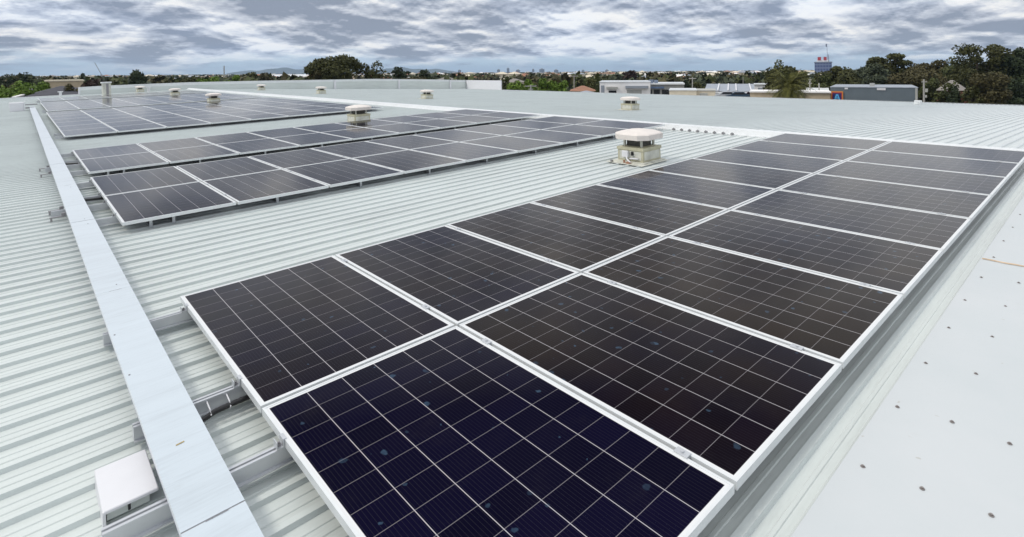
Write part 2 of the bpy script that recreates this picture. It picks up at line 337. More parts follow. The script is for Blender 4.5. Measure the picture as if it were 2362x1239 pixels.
# ------------------------------------------------------------------ mesh helpers
class MB:
    def __init__(s): s.v = []; s.f = []
    def box(s, x0, x1, y0, y1, z0, z1):
        b = len(s.v)
        s.v += [(x0, y0, z0), (x1, y0, z0), (x1, y1, z0), (x0, y1, z0), (x0, y0, z1), (x1, y0, z1), (x1, y1, z1), (x0, y1, z1)]
        s.f += [tuple(b + i for i in q) for q in ((0, 3, 2, 1), (4, 5, 6, 7), (0, 1, 5, 4), (1, 2, 6, 5), (2, 3, 7, 6), (3, 0, 4, 7))]
        return s
    def bbox(s, x0, x1, y0, y1, z0, z1, c):
        """box with chamfered vertical and top edges"""
        def ring(i, zz): 
            return [(x0 + i + c, y0 + i, zz), (x1 - i - c, y0 + i, zz), (x1 - i, y0 + i + c, zz), (x1 - i, y1 - i - c, zz),
                    (x1 - i - c, y1 - i, zz), (x0 + i + c, y1 - i, zz), (x0 + i, y1 - i - c, zz), (x0 + i, y0 + i + c, zz)]
        b = len(s.v); s.v += ring(0, z0) + ring(0, z1 - c) + ring(c, z1)
        for k in range(2):
            for i in range(8):
                j = (i + 1) % 8; s.f.append((b + k * 8 + i, b + k * 8 + j, b + (k + 1) * 8 + j, b + (k + 1) * 8 + i))
        s.f.append(tuple(b + 16 + i for i in range(8))); s.f.append(tuple(b + i for i in reversed(range(8))))
        return s
    def rings(s, rings, cap=True, close=True):
        b = len(s.v); n = len(rings[0])
        for r in rings: s.v += [tuple(p) for p in r]
        for k in range(len(rings) - 1):
            for i in range(n if close else n - 1):
                j = (i + 1) % n; s.f.append((b + k * n + i, b + k * n + j, b + (k + 1) * n + j, b + (k + 1) * n + i))
        if cap:
            s.f.append(tuple(b + i for i in reversed(range(n)))); s.f.append(tuple(b + (len(rings) - 1) * n + i for i in range(n)))
        return s
    def cyl(s, x, y, z0, z1, r0, r1=None, n=12, cap=True):
        r1 = r0 if r1 is None else r1
        return s.rings([[(x + r * math.cos(2 * math.pi * i / n), y + r * math.sin(2 * math.pi * i / n), zz) for i in range(n)] for r, zz in ((r0, z0), (r1, z1))], cap)
    def tube(s, pts, radii, n=8):
        pts = [Vector(p) for p in pts]; rings = []
        if not hasattr(radii, '__len__'): radii = [radii] * len(pts)
        for i, p in enumerate(pts):
            d = (pts[min(i + 1, len(pts) - 1)] - pts[max(i - 1, 0)]).normalized()
            u = d.cross(Vector((0.13, 0.21, 0.97)))
            if u.length < 0.05: u = d.cross(Vector((1, 0, 0)))
            u.normalize(); w = d.cross(u)
            rings.append([p + (u * math.cos(2 * math.pi * k / n) + w * math.sin(2 * math.pi * k / n)) * radii[i] for k in range(n)])
        return s.rings(rings)
    def quad(s, a, b, c, d):
        k = len(s.v); s.v += [a, b, c, d]; s.f.append((k, k + 1, k + 2, k + 3)); return s
    def prism(s, poly, axis_from, axis_to):
        """poly: list of (y,z); extruded along x"""
        return s.rings([[(axis_from, y, z) for y, z in poly], [(axis_to, y, z) for y, z in poly]])
    def mesh(s, name, m, smooth=False):
        me = bpy.data.meshes.new(name); me.from_pydata(s.v, [], s.f); me.update()
        for mm in (m if isinstance(m, (list, tuple)) else [m]): me.materials.append(MT[mm] if isinstance(mm, str) else mm)
        if smooth:
            me.polygons.foreach_set('use_smooth', [True] * len(me.polygons))
        return me
    def build(s, name, m, parent=None, smooth=False):
        return place(name, s.mesh(name, m, smooth), parent)
def place(name, me, parent=None):
    o = bpy.data.objects.new(name, me); COL.objects.link(o)
    if parent is not None: o.parent = parent
    return o
def tag(o, label=None, cat=None, group=None, kind=None):
    if label: o['label'] = label
    if cat: o['category'] = cat
    if group: o['group'] = group
    if kind: o['kind'] = kind
    return o
def empty(name, label, cat, loc=(0, 0, 0), rot=(0, 0, 0), group=None):
    o = bpy.data.objects.new(name, None); COL.objects.link(o); o.empty_display_size = 0.2
    o.location = loc; o.rotation_euler = rot
    return tag(o, label, cat, group)
def copy_tree(o, parent=None):
    c = o.copy(); COL.objects.link(c)
    if parent is not None: c.parent = parent
    for ch in list(o.children): copy_tree(ch, c)
    return c
ORD = ['', 'first', 'second', 'third', 'fourth', 'fifth', 'sixth', 'seventh', 'eighth', 'ninth', 'tenth', 'eleventh', 'twelfth']

# ------------------------------------------------------------------ the roof frame of reference
SL = 0.03286                                   # roof pitch (radians)
CS, SN = math.cos(SL), math.sin(SL)
SF = 0.025; CF, SNF = math.cos(SF), math.sin(SF)   # far slope
XR = 10.70                                     # distance from the array's lower edge up to the ridge
N_CROWN, N_PAN = -0.125, -0.146                # rib crowns and pans, measured from the panel surface
def near(x, y, n): return (x * CS - n * SN, y, x * SN + n * CS)
RIDGE = near(XR, 0, N_CROWN)
def far(t, y, n): return (RIDGE[0] + t * CF + n * SNF, y, RIDGE[2] - t * SNF + n * CF)   # n measured from rib crowns here
NROT = (0, -SL, 0); FROT = (0, SF, 0)
GZ = -7.0                                      # street level
Y_END, Y_START = 52.5, -16.0
X_LOW, T_END = -9.0, 31.5

# ------------------------------------------------------------------ the building under the arrays
bld = empty('warehouse', 'long warehouse with pale ribbed steel roof carrying the solar panels', 'building')
PITCH = 0.20; Y_CR = -3.785
def rib_profile():
    pts = []
    k0 = int(math.floor((Y_START - Y_CR) / PITCH)); k1 = int(math.ceil((Y_END - Y_CR) / PITCH))
    for k in range(k0, k1):
        y = Y_CR + k * PITCH
        h = N_CROWN - N_PAN
        for dy, dz in ((-0.0215, 0), (-0.0155, h), (0.0155, h), (0.0215, 0), (0.062, 0.0), (0.066, 0.0042), (0.081, 0.0042), (0.085, 0.0),
                       (0.115, 0.0), (0.119, 0.0042), (0.134, 0.0042), (0.138, 0.0)):
            pts.append((y + dy, dz))
    return pts
prof = rib_profile()
def ribbed(xs, fn, name):
    mb = MB()
    for x in xs: mb.v += [fn(x, y, dz) for y, dz in prof]
    n = len(prof)
    for k in range(len(xs) - 1):
        for i in range(n - 1):
            mb.f.append((k * n + i, (k + 1) * n + i, (k + 1) * n + i + 1, k * n + i + 1))
    return mb.build(name, 'roof', bld)
ribbed([X_LOW, 0.0, XR - 0.02], lambda x, y, d: near(x, y, N_PAN + d), 'roof_sheet')
ribbed([0.02, 12.0, T_END], lambda t, y, d: far(t, y, N_PAN - N_CROWN + d), 'roof_sheet')
# body under the roof
xe = far(T_END, 0, 0); xl = near(X_LOW, 0, N_PAN)
wb = MB()
sec = [(xl[0] + 0.15, GZ), (xe[0] - 0.15, GZ), (xe[0] - 0.15, xe[2] - 0.10), (RIDGE[0], RIDGE[2] - 0.10), (xl[0] + 0.15, xl[2] - 0.06)]
wb.rings([[(x, Y_START + 0.1, z) for x, z in sec], [(x, Y_END - 0.1, z) for x, z in sec]])
wb.build('wall', 'concrete', bld)
# ridge cap
rc = MB()
def cap_ring(y):
    return [near(XR - 0.24, y, N_CROWN - 0.018), near(XR - 0.235, y, N_CROWN + 0.006), near(XR - 0.16, y, N_CROWN + 0.012), near(XR - 0.13, y, N_CROWN + 0.098), near(XR, y, N_CROWN + 0.112),
            far(0.13, y, 0.098), far(0.16, y, 0.012), far(0.235, y, 0.006), far(0.24, y, -0.018)]
rc.rings([cap_ring(Y_START), cap_ring(Y_END - 0.05)], cap=False, close=False)
ridge = rc.build('ridge_cap', 'cap', bld)
clip = MB(); clip.box(-0.03, 0.03, -0.025, 0.025, 0, 0.035).cyl(0, 0, 0.035, 0.05, 0.014, n=8)
clip_me = clip.mesh('clip', 'steel')
for i in range(8):
    c = place('clip', clip_me, ridge); c.location = near(XR - 0.255, 2.5 - i * PITCH, N_CROWN - 0.004); c.rotation_euler = NROT
# eave flashing at the far low edge and the barge flashing on the gable end left of the parapet
ev = MB(); a = far(T_END - 0.12, 0, 0.02); b = far(T_END + 0.05, 0, 0.02)
ev.rings([[(a[0], y, a[2]), (b[0], y, b[2]), (b[0], y, b[2] - 0.25), (b[0] - 0.01, y, b[2] - 0.25), (b[0] - 0.01, y, b[2] - 0.012), (a[0], y, a[2] - 0.012)] for y in (Y_START, 45.3)])
ev.build('eave_flashing', 'cap', bld)
bf = MB()
bf.rings([[near(x, Y_END - 0.25, N_CROWN + 0.004), near(x, Y_END - 0.25, N_CROWN + 0.05), near(x, Y_END + 0.02, N_CROWN + 0.05), near(x, Y_END + 0.02, N_CROWN - 0.25)] for x in (X_LOW, 2.78)])
bf.build('barge_flashing', 'cap', bld)

# smooth cover sheet beside the nearest array
cs = MB(); SH_Y0, SH_Y1 = -3.718, -12.0
xs = np.concatenate([np.arange(-3.0, 14.01, 0.25)])
xs = [x for x in xs if x < XR - 0.25]
ys = [SH_Y0, SH_Y0 - 0.004] + list(np.arange(SH_Y0 - 0.16, SH_Y1, -0.16))
for x in xs:
    for j, y in enumerate(ys):
        w = 0.0016 * math.sin(x * 2.3 + y * 1.7) + 0.0012 * math.sin(x * 5.1 - y * 3.3)
        cs.v.append(near(x, y, N_CROWN + (0.001 if j == 0 else 0.008) + (w if j > 1 else 0)))
ny = len(ys)
for i in range(len(xs) - 1):
    for j in range(ny - 1):
        cs.f.append((i * ny + j, i * ny + j + 1, (i + 1) * ny + j + 1, (i + 1) * ny + j))
cover = cs.build('cover_sheet', 'sheet', bld, smooth=False)
sc_ = MB(); sc_.cyl(0, 0, 0, 0.002, 0.0092, 0.0086, n=14).cyl(0, 0, 0.002, 0.006, 0.0042, 0.0056, n=6)
screw_me = sc_.mesh('screw', 'screw')
for row, (yy, x0, k0, k1) in enumerate(((-3.785, 1.205, -2, 14), (-3.985, 1.245, -1, 14), (-4.185, 1.80, 0, 12), (-4.385, 1.25, 0, 12))):
    for k in range(k0, k1):
        x = x0 + 0.549 * k + random.uniform(-0.015, 0.015)
        o = place('screw', screw_me, cover); o.location = near(x, yy + random.uniform(-0.006, 0.006), N_CROWN + 0.0085); o.rotation_euler = (0, -SL, random.uniform(0, 3))
se = MB(); pts = [near(4.96 + 0.006 * math.sin(k * 1.9), SH_Y0 - 0.012 - k * 0.05, N_CROWN + 0.010) for k in range(40)]
for k in range(39):
    a, b = Vector(pts[k]), Vector(pts[k + 1])
    w0, w1 = 0.012 + 0.004 * math.sin(k * 2.2), 0.012 + 0.004 * math.sin((k + 1) * 2.2)
    if k == 0: se.v += [(a.x - w0, a.y, a.z), (a.x, a.y, a.z + 0.006), (a.x + w0, a.y, a.z)]
    se.v += [(b.x - w1, b.y, b.z), (b.x, b.y, b.z + 0.006), (b.x + w1, b.y, b.z)]
    n = len(se.v); se.f += [(n - 6, n - 3, n - 2, n - 5), (n - 5, n - 2, n - 1, n - 4)]
se.build('sealant_bead', 'sealant', cover)

# gable parapet at the far end and its return along the far eave
pw = MB()
XP = [2.87, 4.8, RIDGE[0], 16.9, 29.6, 37.2, far(T_END, 0, 0)[0] - 0.1]
def zr(x): return near(x / CS, 0, N_PAN)[2] if x < RIDGE[0] else far((x - RIDGE[0]) / CF, 0, N_PAN - N_CROWN)[2]
TOPZ = [0.53, 0.63, 0.79, 0.83, 0.84, 0.66, 0.50]
def wall_strip(mb, y0, y1, dz0, dz1, base=True):
    rings = []
    for x, t in zip(XP, TOPZ):
        lo = zr(x) - 0.05 if base else t + dz0
        rings.append([(x, y0, lo), (x, y1, lo), (x, y1, t + dz1), (x, y0, t + dz1)])
    mb.rings(rings)
wall_strip(pw, Y_END - 0.08, Y_END + 0.05, 0, 0)
par = pw.build('parapet', 'wallgreen', bld)
pc = MB(); wall_strip(pc, Y_END - 0.13, Y_END + 0.09, 0.002, 0.055, False)
wall_strip(pc, Y_END - 0.105, Y_END - 0.082, -0.20, 0.0, False)
pc.build('parapet_cap', 'cap', par)
pm = MB()
for x in (24.5, 32.3, 39.6):
    t = np.interp(x, XP, TOPZ); pm = MB()
    pm.box(x - 0.11, x + 0.11, Y_END - 0.22, Y_END - 0.11, zr(x) - 0.02, t - 0.03)
    pm.build('parapet_post', 'white', par)
pe = MB(); pe.box(2.80, 2.92, Y_END - 0.16, Y_END + 0.1, zr(2.95) - 0.03, TOPZ[0] + 0.06); pe.build('parapet_end', 'white', par)
rp = MB(); x0 = XP[-1]; rp.box(x0 - 0.06, x0 + 0.06, 45.4, Y_END - 0.25, zr(x0) - 0.3, TOPZ[-1] + 0.06)
rp.build('eave_parapet', 'white', bld)

# ------------------------------------------------------------------ solar panels
PW, PL, GAP, PH = 1.134, 1.756, 0.020, 0.035
PU, PV = PW + GAP, PL + GAP
fr = MB(); L = 0.011
fr.box(0, PW, -L, 0, -PH, 0).box(0, PW, -PL, -PL + L, -PH, 0).box(0, L, -PL + L, -L, -PH, 0).box(PW - L, PW, -PL + L, -L, -PH, 0)
frame_me = fr.mesh('frame', 'alu')
gl = MB(); gl.box(L, PW - L, -PL + L, -L, -0.0075, -0.0018)
glass_me = gl.mesh('glass', 'glass')
GRP = {'A': 'nearest', 'B': 'second', 'C': 'third', 'D': 'fourth', 'E': 'fifth', 'F': 'farthest'}
panel0 = None
def panel(x, y, label, group, tint):
    global panel0
    if panel0 is None:
        panel0 = empty('solar_panel', label, 'solar panel', group=group)
        place('frame', frame_me, panel0); place('glass', glass_me, panel0); o = panel0
    else:
        o = copy_tree(panel0); tag(o, label, None, group)
    o.location = near(x + 0.5 * GAP, y - 0.5 * GAP, random.uniform(-0.0012, 0.0012))
    for ch in o.children:
        if ch.name.startswith('glass'): ch.color = (tint, tint, tint, 1)
    o.rotation_euler = (random.uniform(-0.0007, 0.0007), -SL + random.uniform(-0.0007, 0.0007), 0)
    return o
def array(key, x0, y_top, rows, cols, skip=()):
    """y_top: the array's far (left) edge; rows counted from the camera side"""
    for r in range(rows):
        for c in range(cols):
            if (r, c) in skip: continue
            y = y_top - (rows - 1 - r) * PV
            if key == 'A': lab = 'dark solar panel, %s from the cable tray, %s row of the nearest array' % (ORD[c + 1], 'right' if r == 0 else 'left')
            else: lab = 'dark solar panel, %s from the cable tray, %s row of the %s array' % (ORD[c + 1], ORD[r + 1] if rows > 2 else ('front', 'rear')[r], GRP[key])
            panel(x0 + c * PU, y, lab, 'solar panels of the %s array' % GRP[key], {('A', 0, 0): 0.06, ('A', 1, 0): 0.42, ('A', 0, 1): 0.52, ('A', 1, 1): 0.5}.get((key, r, c), random.uniform(0.3, 0.95)))
ARR = {'A': (0.0, 0.0, 2, 9), 'B': (-0.03, 2.66 + 2 * PV, 2, 9), 'C': (-0.01, 6.79 + 2 * PV, 2, 9),
       'D': (0.03, 13.92 + 7 * PV, 7, 8), 'E': (0.10, 27.45 + 6 * PV, 6, 8), 'F': (0.15, 39.75 + 3 * PV, 3, 8)}
for k, (x0, yt, rr, cc) in ARR.items(): array(k, x0, yt, rr, cc)

# ------------------------------------------------------------------ mounting rails
NR0, NR1 = -0.105, -0.0355
def rail_mesh(length):
    mb = MB()
    # channel section in (y, z): two lips on top with a slot, a web and a wide foot
    poly = [(-0.034, NR0), (0.034, NR0), (0.034, NR0 + 0.006), (0.020, NR0 + 0.008), (0.020, NR1), (0.006, NR1), (0.006, NR1 - 0.014), (-0.006, NR1 - 0.014), (-0.006, NR1), (-0.020, NR1), (-0.020, NR0 + 0.008), (-0.034, NR0 + 0.006)]
    return mb.prism(poly, 0, length)
foot = MB(); foot.box(-0.03, 0.03, -0.045, 0.045, N_CROWN + 0.0005, N_CROWN + 0.005).box(-0.028, 0.028, -0.046, -0.0405, N_CROWN + 0.005, -0.050).cyl(0, -0.024 - 0.04, 0, 0.001, 0.001, n=3)
foot = MB(); foot.box(-0.016, 0.016, -0.46, 0.045, N_CROWN + 0.0005, NR0 - 0.0005).box(-0.015, 0.015, -0.46, -0.4545, NR0 - 0.0004, -0.040)
foot_me = foot.mesh('foot', 'rail')
ec = MB(); ec.box(-0.030, -0.002, -0.022, 0.022, NR1 + 0.0005, NR1 + 0.006).box(-0.008, -0.002, -0.022, 0.022, NR1 + 0.006, 0.004).box(-0.002, 0.008, -0.022, 0.022, 0.0006, 0.004).box(-0.034, -0.0305, -0.022, 0.022, NR1 + 0.0005, -0.002)
ec_me = ec.mesh('end_clamp', 'rail')
bolt = MB(); bolt.cyl(-0.019, 0, NR1 + 0.006, NR1 + 0.016, 0.009, n=6).cyl(-0.019, 0, NR1 + 0.016, NR1 + 0.024, 0.005, n=8)
bolt_me = bolt.mesh('bolt', 'steel')
mc = MB(); mc.box(-0.018, 0.018, -0.030, 0.030, 0.0008, 0.0042).cyl(0, 0, 0.0042, 0.010, 0.0075, n=6).box(-0.0085, 0.0085, -0.03, 0.03, -0.030, 0.0007)
mc_me = mc.mesh('mid_clamp', 'rail')
def rail(key, x0, cols, y, xstart, label, clamps, feet):
    r = empty('mounting_rail', label, 'mounting rail', near(0, y, 0), NROT, 'mounting rails under the %s array' % GRP[key])
    b = rail_mesh(cols * PU + x0 - xstart + 0.02).build('rail_bar', 'rail', r); b.location = (xstart, 0, 0)
    if clamps:
        e = place('end_clamp', ec_me, r); e.location = (x0 + 0.5 * GAP, 0, 0)
        q = place('bolt', bolt_me, e)
        for c in range(1, cols):
            m = place('mid_clamp', mc_me, r); m.location = (x0 + c * PU, 0, 0)
    if feet:
        for c in range(cols + 1):
            f = place('foot', foot_me, r); f.location = (x0 + (0.28 if c == 0 else 0.5) + (c - (1 if c else 0)) * PU * 1.0 + (0.0 if c == 0 else 0.0), 0, 0)
INSET = (0.30, 1.42)
n_r = 0
for key, xs_ in (('A', (-0.62, -0.63, -0.455, -0.455)), ('B', (-0.36, -0.56, -0.38, -0.40)), ('C', (-0.34, -0.5, -0.40, -0.4))):
    x0, yt, rr, cc = ARR[key]
    if key == 'A': ys_ = (-3.32, -2.065, -1.43, -0.21)
    else: ys_ = (yt - 2 * PV + 0.55, yt - PV - 0.32, yt - PV + 0.30, yt - 0.22)
    for i, (y, xst) in enumerate(zip(ys_, xs_)):
        if key == 'A': lab = 'aluminium rail clamping the nearest array, %s counted from the smooth sheet' % ORD[i + 1]
        else: lab = 'aluminium rail under the %s array, %s counted from its front edge' % (GRP[key], ORD[i + 1])
        rail(key, x0, cc, y, xst, lab, True, i == 0 and key != 'A')
for key in 'DEF':
    x0, yt, rr, cc = ARR[key]
    rail(key, x0, cc, yt - rr * PV + 0.55, x0 - 0.15, 'aluminium rail under the front edge of the %s array' % GRP[key], False, False)
    rail(key, x0, cc, yt - (rr - 1) * PV - 0.3, x0 - 0.15, 'aluminium rail set back inside the front row of the %s array' % GRP[key], False, False)

# ------------------------------------------------------------------ cable tray running across the rails
tray = empty('cable_tray', 'long pale blue cable tray with flat lids running along the array ends', 'cable tray', near(0, 0, 0), NROT)
DX0, DX1, DN0, DN1 = -0.434, -0.227, -0.035, 0.018
tb = MB(); tb.box(DX0 + 0.006, DX1 - 0.006, -6.0, 32.5, DN0, DN1 - 0.010); tb.build('tray_body', 'ductside', tray)
joints = [-6.1, -2.35, 0.43, 3.02, 5.6, 8.2, 10.9, 13.7, 16.4, 19.2, 22.0, 24.8, 27.6, 30.3, 32.6]
lids = []
for i in range(len(joints) - 1):
    lb = MB(); y0, y1 = joints[i], joints[i + 1]
    lb.box(DX0, DX1, y0 + 0.003, y1 - 0.003, DN1 - 0.002, DN1)
    lb.box(DX0, DX0 + 0.0025, y0 + 0.002, y1 - 0.002, DN1 - 0.020, DN1 - 0.002)
    lb.box(DX1 - 0.0025, DX1, y0 + 0.002, y1 - 0.002, DN1 - 0.020, DN1 - 0.002)
    l = lb.build('lid', 'duct', tray); lids.append(l)
    l.location.z = 0.0012 * (i % 2)
    for yy in (y0 + 0.25, (y0 + y1) / 2, y1 - 0.25):
        if i < 4:
            pass
for i in range(1, 8):
    y0 = joints[i]
    js = MB(); js.box(DX0 + 0.0005, DX1 - 0.0005, y0 - 0.0025, y0 + 0.0025, DN1 - 0.006, DN1 - 0.0005); js.box(DX0 + 0.075, DX0 + 0.150, y0 - 0.006, y0 - 0.0031, DN1 + 0.0014, DN1 + 0.0022)
    js.build('joint_seal', 'steel', tray)
tp = MB()
for k in range(1): tp.rings([[(-0.352, -1.830, DN1 + 0.0012), (-0.320, -1.825, DN1 + 0.0012), (-0.319, -1.817, DN1 + 0.0012), (-0.351, -1.822, DN1 + 0.0012)], [(-0.352, -1.830, DN1 + 0.002), (-0.320, -1.825, DN1 + 0.002), (-0.319, -1.817, DN1 + 0.002), (-0.351, -1.822, DN1 + 0.002)]])
tp.build('tan_mark', 'tan', lids[1])
riv = MB(); riv.cyl(0, 0, DN1 + 0.0005, DN1 + 0.003, 0.0045, n=8); riv_me = riv.mesh('rivet', 'steel')
for li, (x, y) in ((1, (-0.415, -0.42)), (1, (-0.415, -1.02)), (2, (-0.3, 0.55)), (2, (-0.3, 2.83)), (3, (-0.31, 3.1)), (3, (-0.30, 5.4))):
    r = place('rivet', riv_me, lids[li]); r.location = (x, y, 0)

# white cover plate left of the tray
cb = empty('isolator_cover', 'white square steel cover plate beside the near end of the cable tray', 'cover', near(0, 0, 0), NROT)
p = MB(); p.bbox(-0.615, -0.432, -1.915, -1.605, -0.078, -0.066, 0.003); p.build('lid_plate', 'white', cb)
p = MB(); p.box(-0.615, -0.605, -1.91, -1.61, -0.150, -0.0785); p.build('side_skirt', 'white', cb)
p = MB(); p.box(-0.60, -0.46, -1.885, -1.63, N_CROWN + 0.001, -0.0785); p.build('base_box', 'wallgreen', cb)
p = MB(); p.cyl(-0.53, -1.906, -0.105, -0.0785, 0.005, n=8); p.build('latch', 'black', cb)

# black conduit leaving the nearest array, tied to its rail
cd = empty('conduit', 'black corrugated conduit tied under the rail between nearest array and tray', 'conduit', near(0, 0, 0), NROT)
p = MB(); pp = [(0.30, -1.505, -0.080), (0.10, -1.505, -0.078), (-0.05, -1.507, -0.078), (-0.13, -1.510, -0.080), (-0.175, -1.525, -0.085), (-0.215, -1.55, -0.080), (-0.26, -1.57, -0.06)]
q = []
for i in range(len(pp) - 1):
    for k in range(10): q.append(tuple(pp[i][j] + (pp[i + 1][j] - pp[i][j]) * k / 10 for j in range(3)))
p.tube(q, [0.0125 + 0.0012 * (i % 2) for i in range(len(q))], 10); p.build('hose', 'black', cd, True)
for x in (-0.060, -0.150):
    p = MB(); yy = -1.508 if x > -0.1 else -1.515
    p.tube([(x, -1.45, -0.048), (x, yy + 0.002, -0.062), (x, yy - 0.016, -0.078), (x, yy, -0.096)], 0.0032, 6)
    p.build('cable_tie', 'white', cd)
def plain_conduit(pts, label):
    c = MB().tube([near(*q) for q in pts], 0.016, 8).build('conduit', 'black', None, True); tag(c, label, 'conduit', 'black conduits from the arrays to the tray')
plain_conduit([(0.3, 4.68, -0.08), (0.0, 4.69, -0.075), (-0.21, 4.66, -0.06), (-0.27, 4.62, -0.03)], 'black conduit running from the second array into the cable tray')
plain_conduit([(0.3, 8.60, -0.08), (0.0, 8.60, -0.075), (-0.24, 8.63, -0.05)], 'black conduit running from the third array into the cable tray')
for y, lab in ((3.95, 'short dark bracket left of the tray by the second array, nearer of two'), (4.38, 'short dark bracket left of the tray by the second array, farther of two'),
               (7.75, 'short dark bracket left of the tray by the third array, nearer of two'), (8.55, 'short dark bracket left of the tray by the third array, farther of two')):
    p = MB(); p.box(-0.58, -0.43, y - 0.02, y + 0.02, -0.085, -0.075).box(-0.47, -0.43, y - 0.02, y + 0.02, -0.0745, -0.04).box(-0.575, -0.555, y - 0.015, y + 0.015, N_CROWN, -0.0855)
    o = p.build('bracket', 'steel'); o.location = near(0, 0, 0); o.rotation_euler = NROT; tag(o, lab, 'bracket', 'dark brackets along the tray')

# enclosure at the far end of the tray
en = empty('junction_box', 'small white junction box at the far left end of the cable tray', 'junction box', near(-0.75, 31.6, N_CROWN), NROT)
p = MB(); p.bbox(-0.42, 0.12, -0.25, 0.25, 0.001, 0.42, 0.02); p.build('housing', 'white', en)
p = MB(); p.box(0.125, 0.16, -0.28, 0.28, 0.0, 0.46); p.build('door', 'cap', en)
p = MB(); p.box(0.165, 0.5, -0.06, 0.06, 0.10, 0.16).box(0.165, 0.62, -0.05, 0.05, 0.26, 0.31); p.build('conduit_entry', 'steel', en)

# ------------------------------------------------------------------ mushroom roof vents
def vent(loc, rot, label):
    v = empty('roof_vent', label, 'roof vent', loc, rot, 'mushroom vents along the roof'); v.scale = (0.85, 0.85, 1.0)
    p = MB(); p.box(-0.52, 0.36, -0.42, 0.42, 0.0015, 0.006).box(-0.36, 0.34, -0.36, 0.36, 0.006, 0.022); p.build('flange', 'flange', v)
    p = MB(); h = 0.245
    p.rings([[(sx * a, sy * a, zz) for sx, sy in ((-1, -1), (1, -1), (1, 1), (-1, 1))] for a, zz in ((0.29, 0.022), (0.29, h - 0.045), (0.305, h - 0.045), (0.305, h), (0.24, h + 0.008))])
    p.build('upstand', 'ventbase', v)
    p = MB()
    for s in (1, -1):
        p.box(-0.25, 0.25, s * 0.292 - 0.0015, s * 0.292 + 0.0015, 0.05, h - 0.06)
        p.box(s * 0.292 - 0.0015, s * 0.292 + 0.0015, -0.25, 0.25, 0.05, h - 0.06)
    p.build('side_panel', 'flange', v)
    p = MB(); p.box(-0.165, 0.165, -0.165, 0.165, h + 0.009, 0.40); p.build('mesh_neck', 'ventmesh', v)
    p = MB()
    for sx in (-1, 1):
        for sy in (-1, 1): p.box(sx * 0.195 - 0.018, sx * 0.195 + 0.018, sy * 0.195 - 0.018, sy * 0.195 + 0.018, h + 0.0085, 0.39)
    p.build('strut', 'flange', v)
    p = MB(); rr = []
    def octo(a, c, zz): return [(-a + c, -a, zz), (a - c, -a, zz), (a, -a + c, zz), (a, a - c, zz), (a - c, a, zz), (-a + c, a, zz), (-a, a - c, zz), (-a, -a + c, zz)]
    for a, c, zz in ((0.36, 0.14, 0.372), (0.385, 0.15, 0.376), (0.392, 0.16, 0.456), (0.375, 0.155, 0.470), (0.27, 0.11, 0.500), (0.14, 0.06, 0.518), (0.02, 0.01, 0.522)): rr.append(octo(a, c, zz))
    p.rings(rr); p.build('cap', 'ventcap', v)
    return v
NV = [(6.85, 0.91), (6.85, 11.05), (6.65, 26.88), (7.15, 38.95), (6.85, 51.3)]
NL = ['pale pink capped roof vent standing between the nearest and second arrays', 'pale capped roof vent standing just behind the third array',
      'small capped roof vent in the gap before the fifth array', 'small capped roof vent in the gap before the farthest array', 'tiny capped roof vent by the gable parapet, left of the ridge']
FV = [(6.15, 8.4), (5.9, 22.3), (4.8, 34.5), (4.5, 46.7)]
FL = ['capped roof vent on the far slope, nearest one beyond the ridge', 'capped roof vent on the far slope, right of the row by the parapet',
      'capped roof vent on the far slope, second from the parapet', 'capped roof vent on the far slope, closest to the parapet']
v0 = vent(near(NV[0][0], NV[0][1], N_CROWN), NROT, NL[0])
for (x, y), lab in zip(NV[1:], NL[1:]):
    c = copy_tree(v0); c.location = near(x, y, N_CROWN); tag(c, lab)
for (t, y), lab in zip(FV, FL):
    c = copy_tree(v0); c.location = far(t, y, 0); c.rotation_euler = FROT; tag(c, lab)
# isolator and pipework on the nearest vent only
p = MB(); p.bbox(-0.35, -0.293, 0.02, 0.16, 0.09, 0.19, 0.006); iso = p.build('isolator', 'white', v0); tag(iso, 'small white isolator box on the upstand')
p = MB(); p.cyl(-0.33, -0.06, 0.13, 0.17, 0.016, n=8).box(-0.33, -0.293, -0.08, -0.04, 0.12, 0.18); p.build('switch', 'black', v0)
p = MB(); p.tube([(-0.34, 0.05, 0.09), (-0.36, 0.03, 0.06), (-0.40, -0.05, 0.035), (-0.44, -0.10, 0.028)], 0.014, 8).tube([(-0.34, -0.02, 0.07), (-0.33, -0.12, 0.075), (-0.31, -0.20, 0.075)], 0.014, 8); p.build('pipe', 'white', v0, True)
p = MB(); p.cyl(-0.42, 0.05, 0.006, 0.05, 0.02, n=8).box(-0.47, -0.40, -0.10, -0.02, 0.007, 0.03); p.build('pipe_bracket', 'rust', v0)
p = MB(); p.box(-0.50, -0.46, 0.28, 0.32, 0.007, 0.04); p.build('cable_gland', 'steel', v0)

# square shaft and small stubs near the far gable
sh = empty('vent_shaft', 'square grey vent shaft rising behind the farthest array', 'vent shaft', near(4.1, 46.6, N_CROWN), NROT)
p = MB(); p.box(-0.26, 0.26, -0.26, 0.26, 0.0, 0.95); p.build('shaft', 'flange', sh)
p = MB(); p.bbox(-0.32, 0.32, -0.32, 0.32, 0.951, 1.04, 0.02); p.build('hood', 'cap', sh)
p = MB(); p.box(-0.04, 0.12, -0.266, -0.2605, 0.1, 0.90); p.build('recess', 'steel', sh)
p = MB(); p.cyl(0, 0, 0, 0.30, 0.09, n=12).rings([[(0.17 * math.cos(i * math.pi / 6), 0.17 * math.sin(i * math.pi / 6), zz) for i in range(12)] for zz in (0.301, 0.37)])
o = p.build('roof_pipe', 'white'); o.location = near(1.65, 51.9, N_CROWN); o.rotation_euler = NROT; tag(o, 'small white capped pipe on the roof edge left of the parapet', 'pipe')
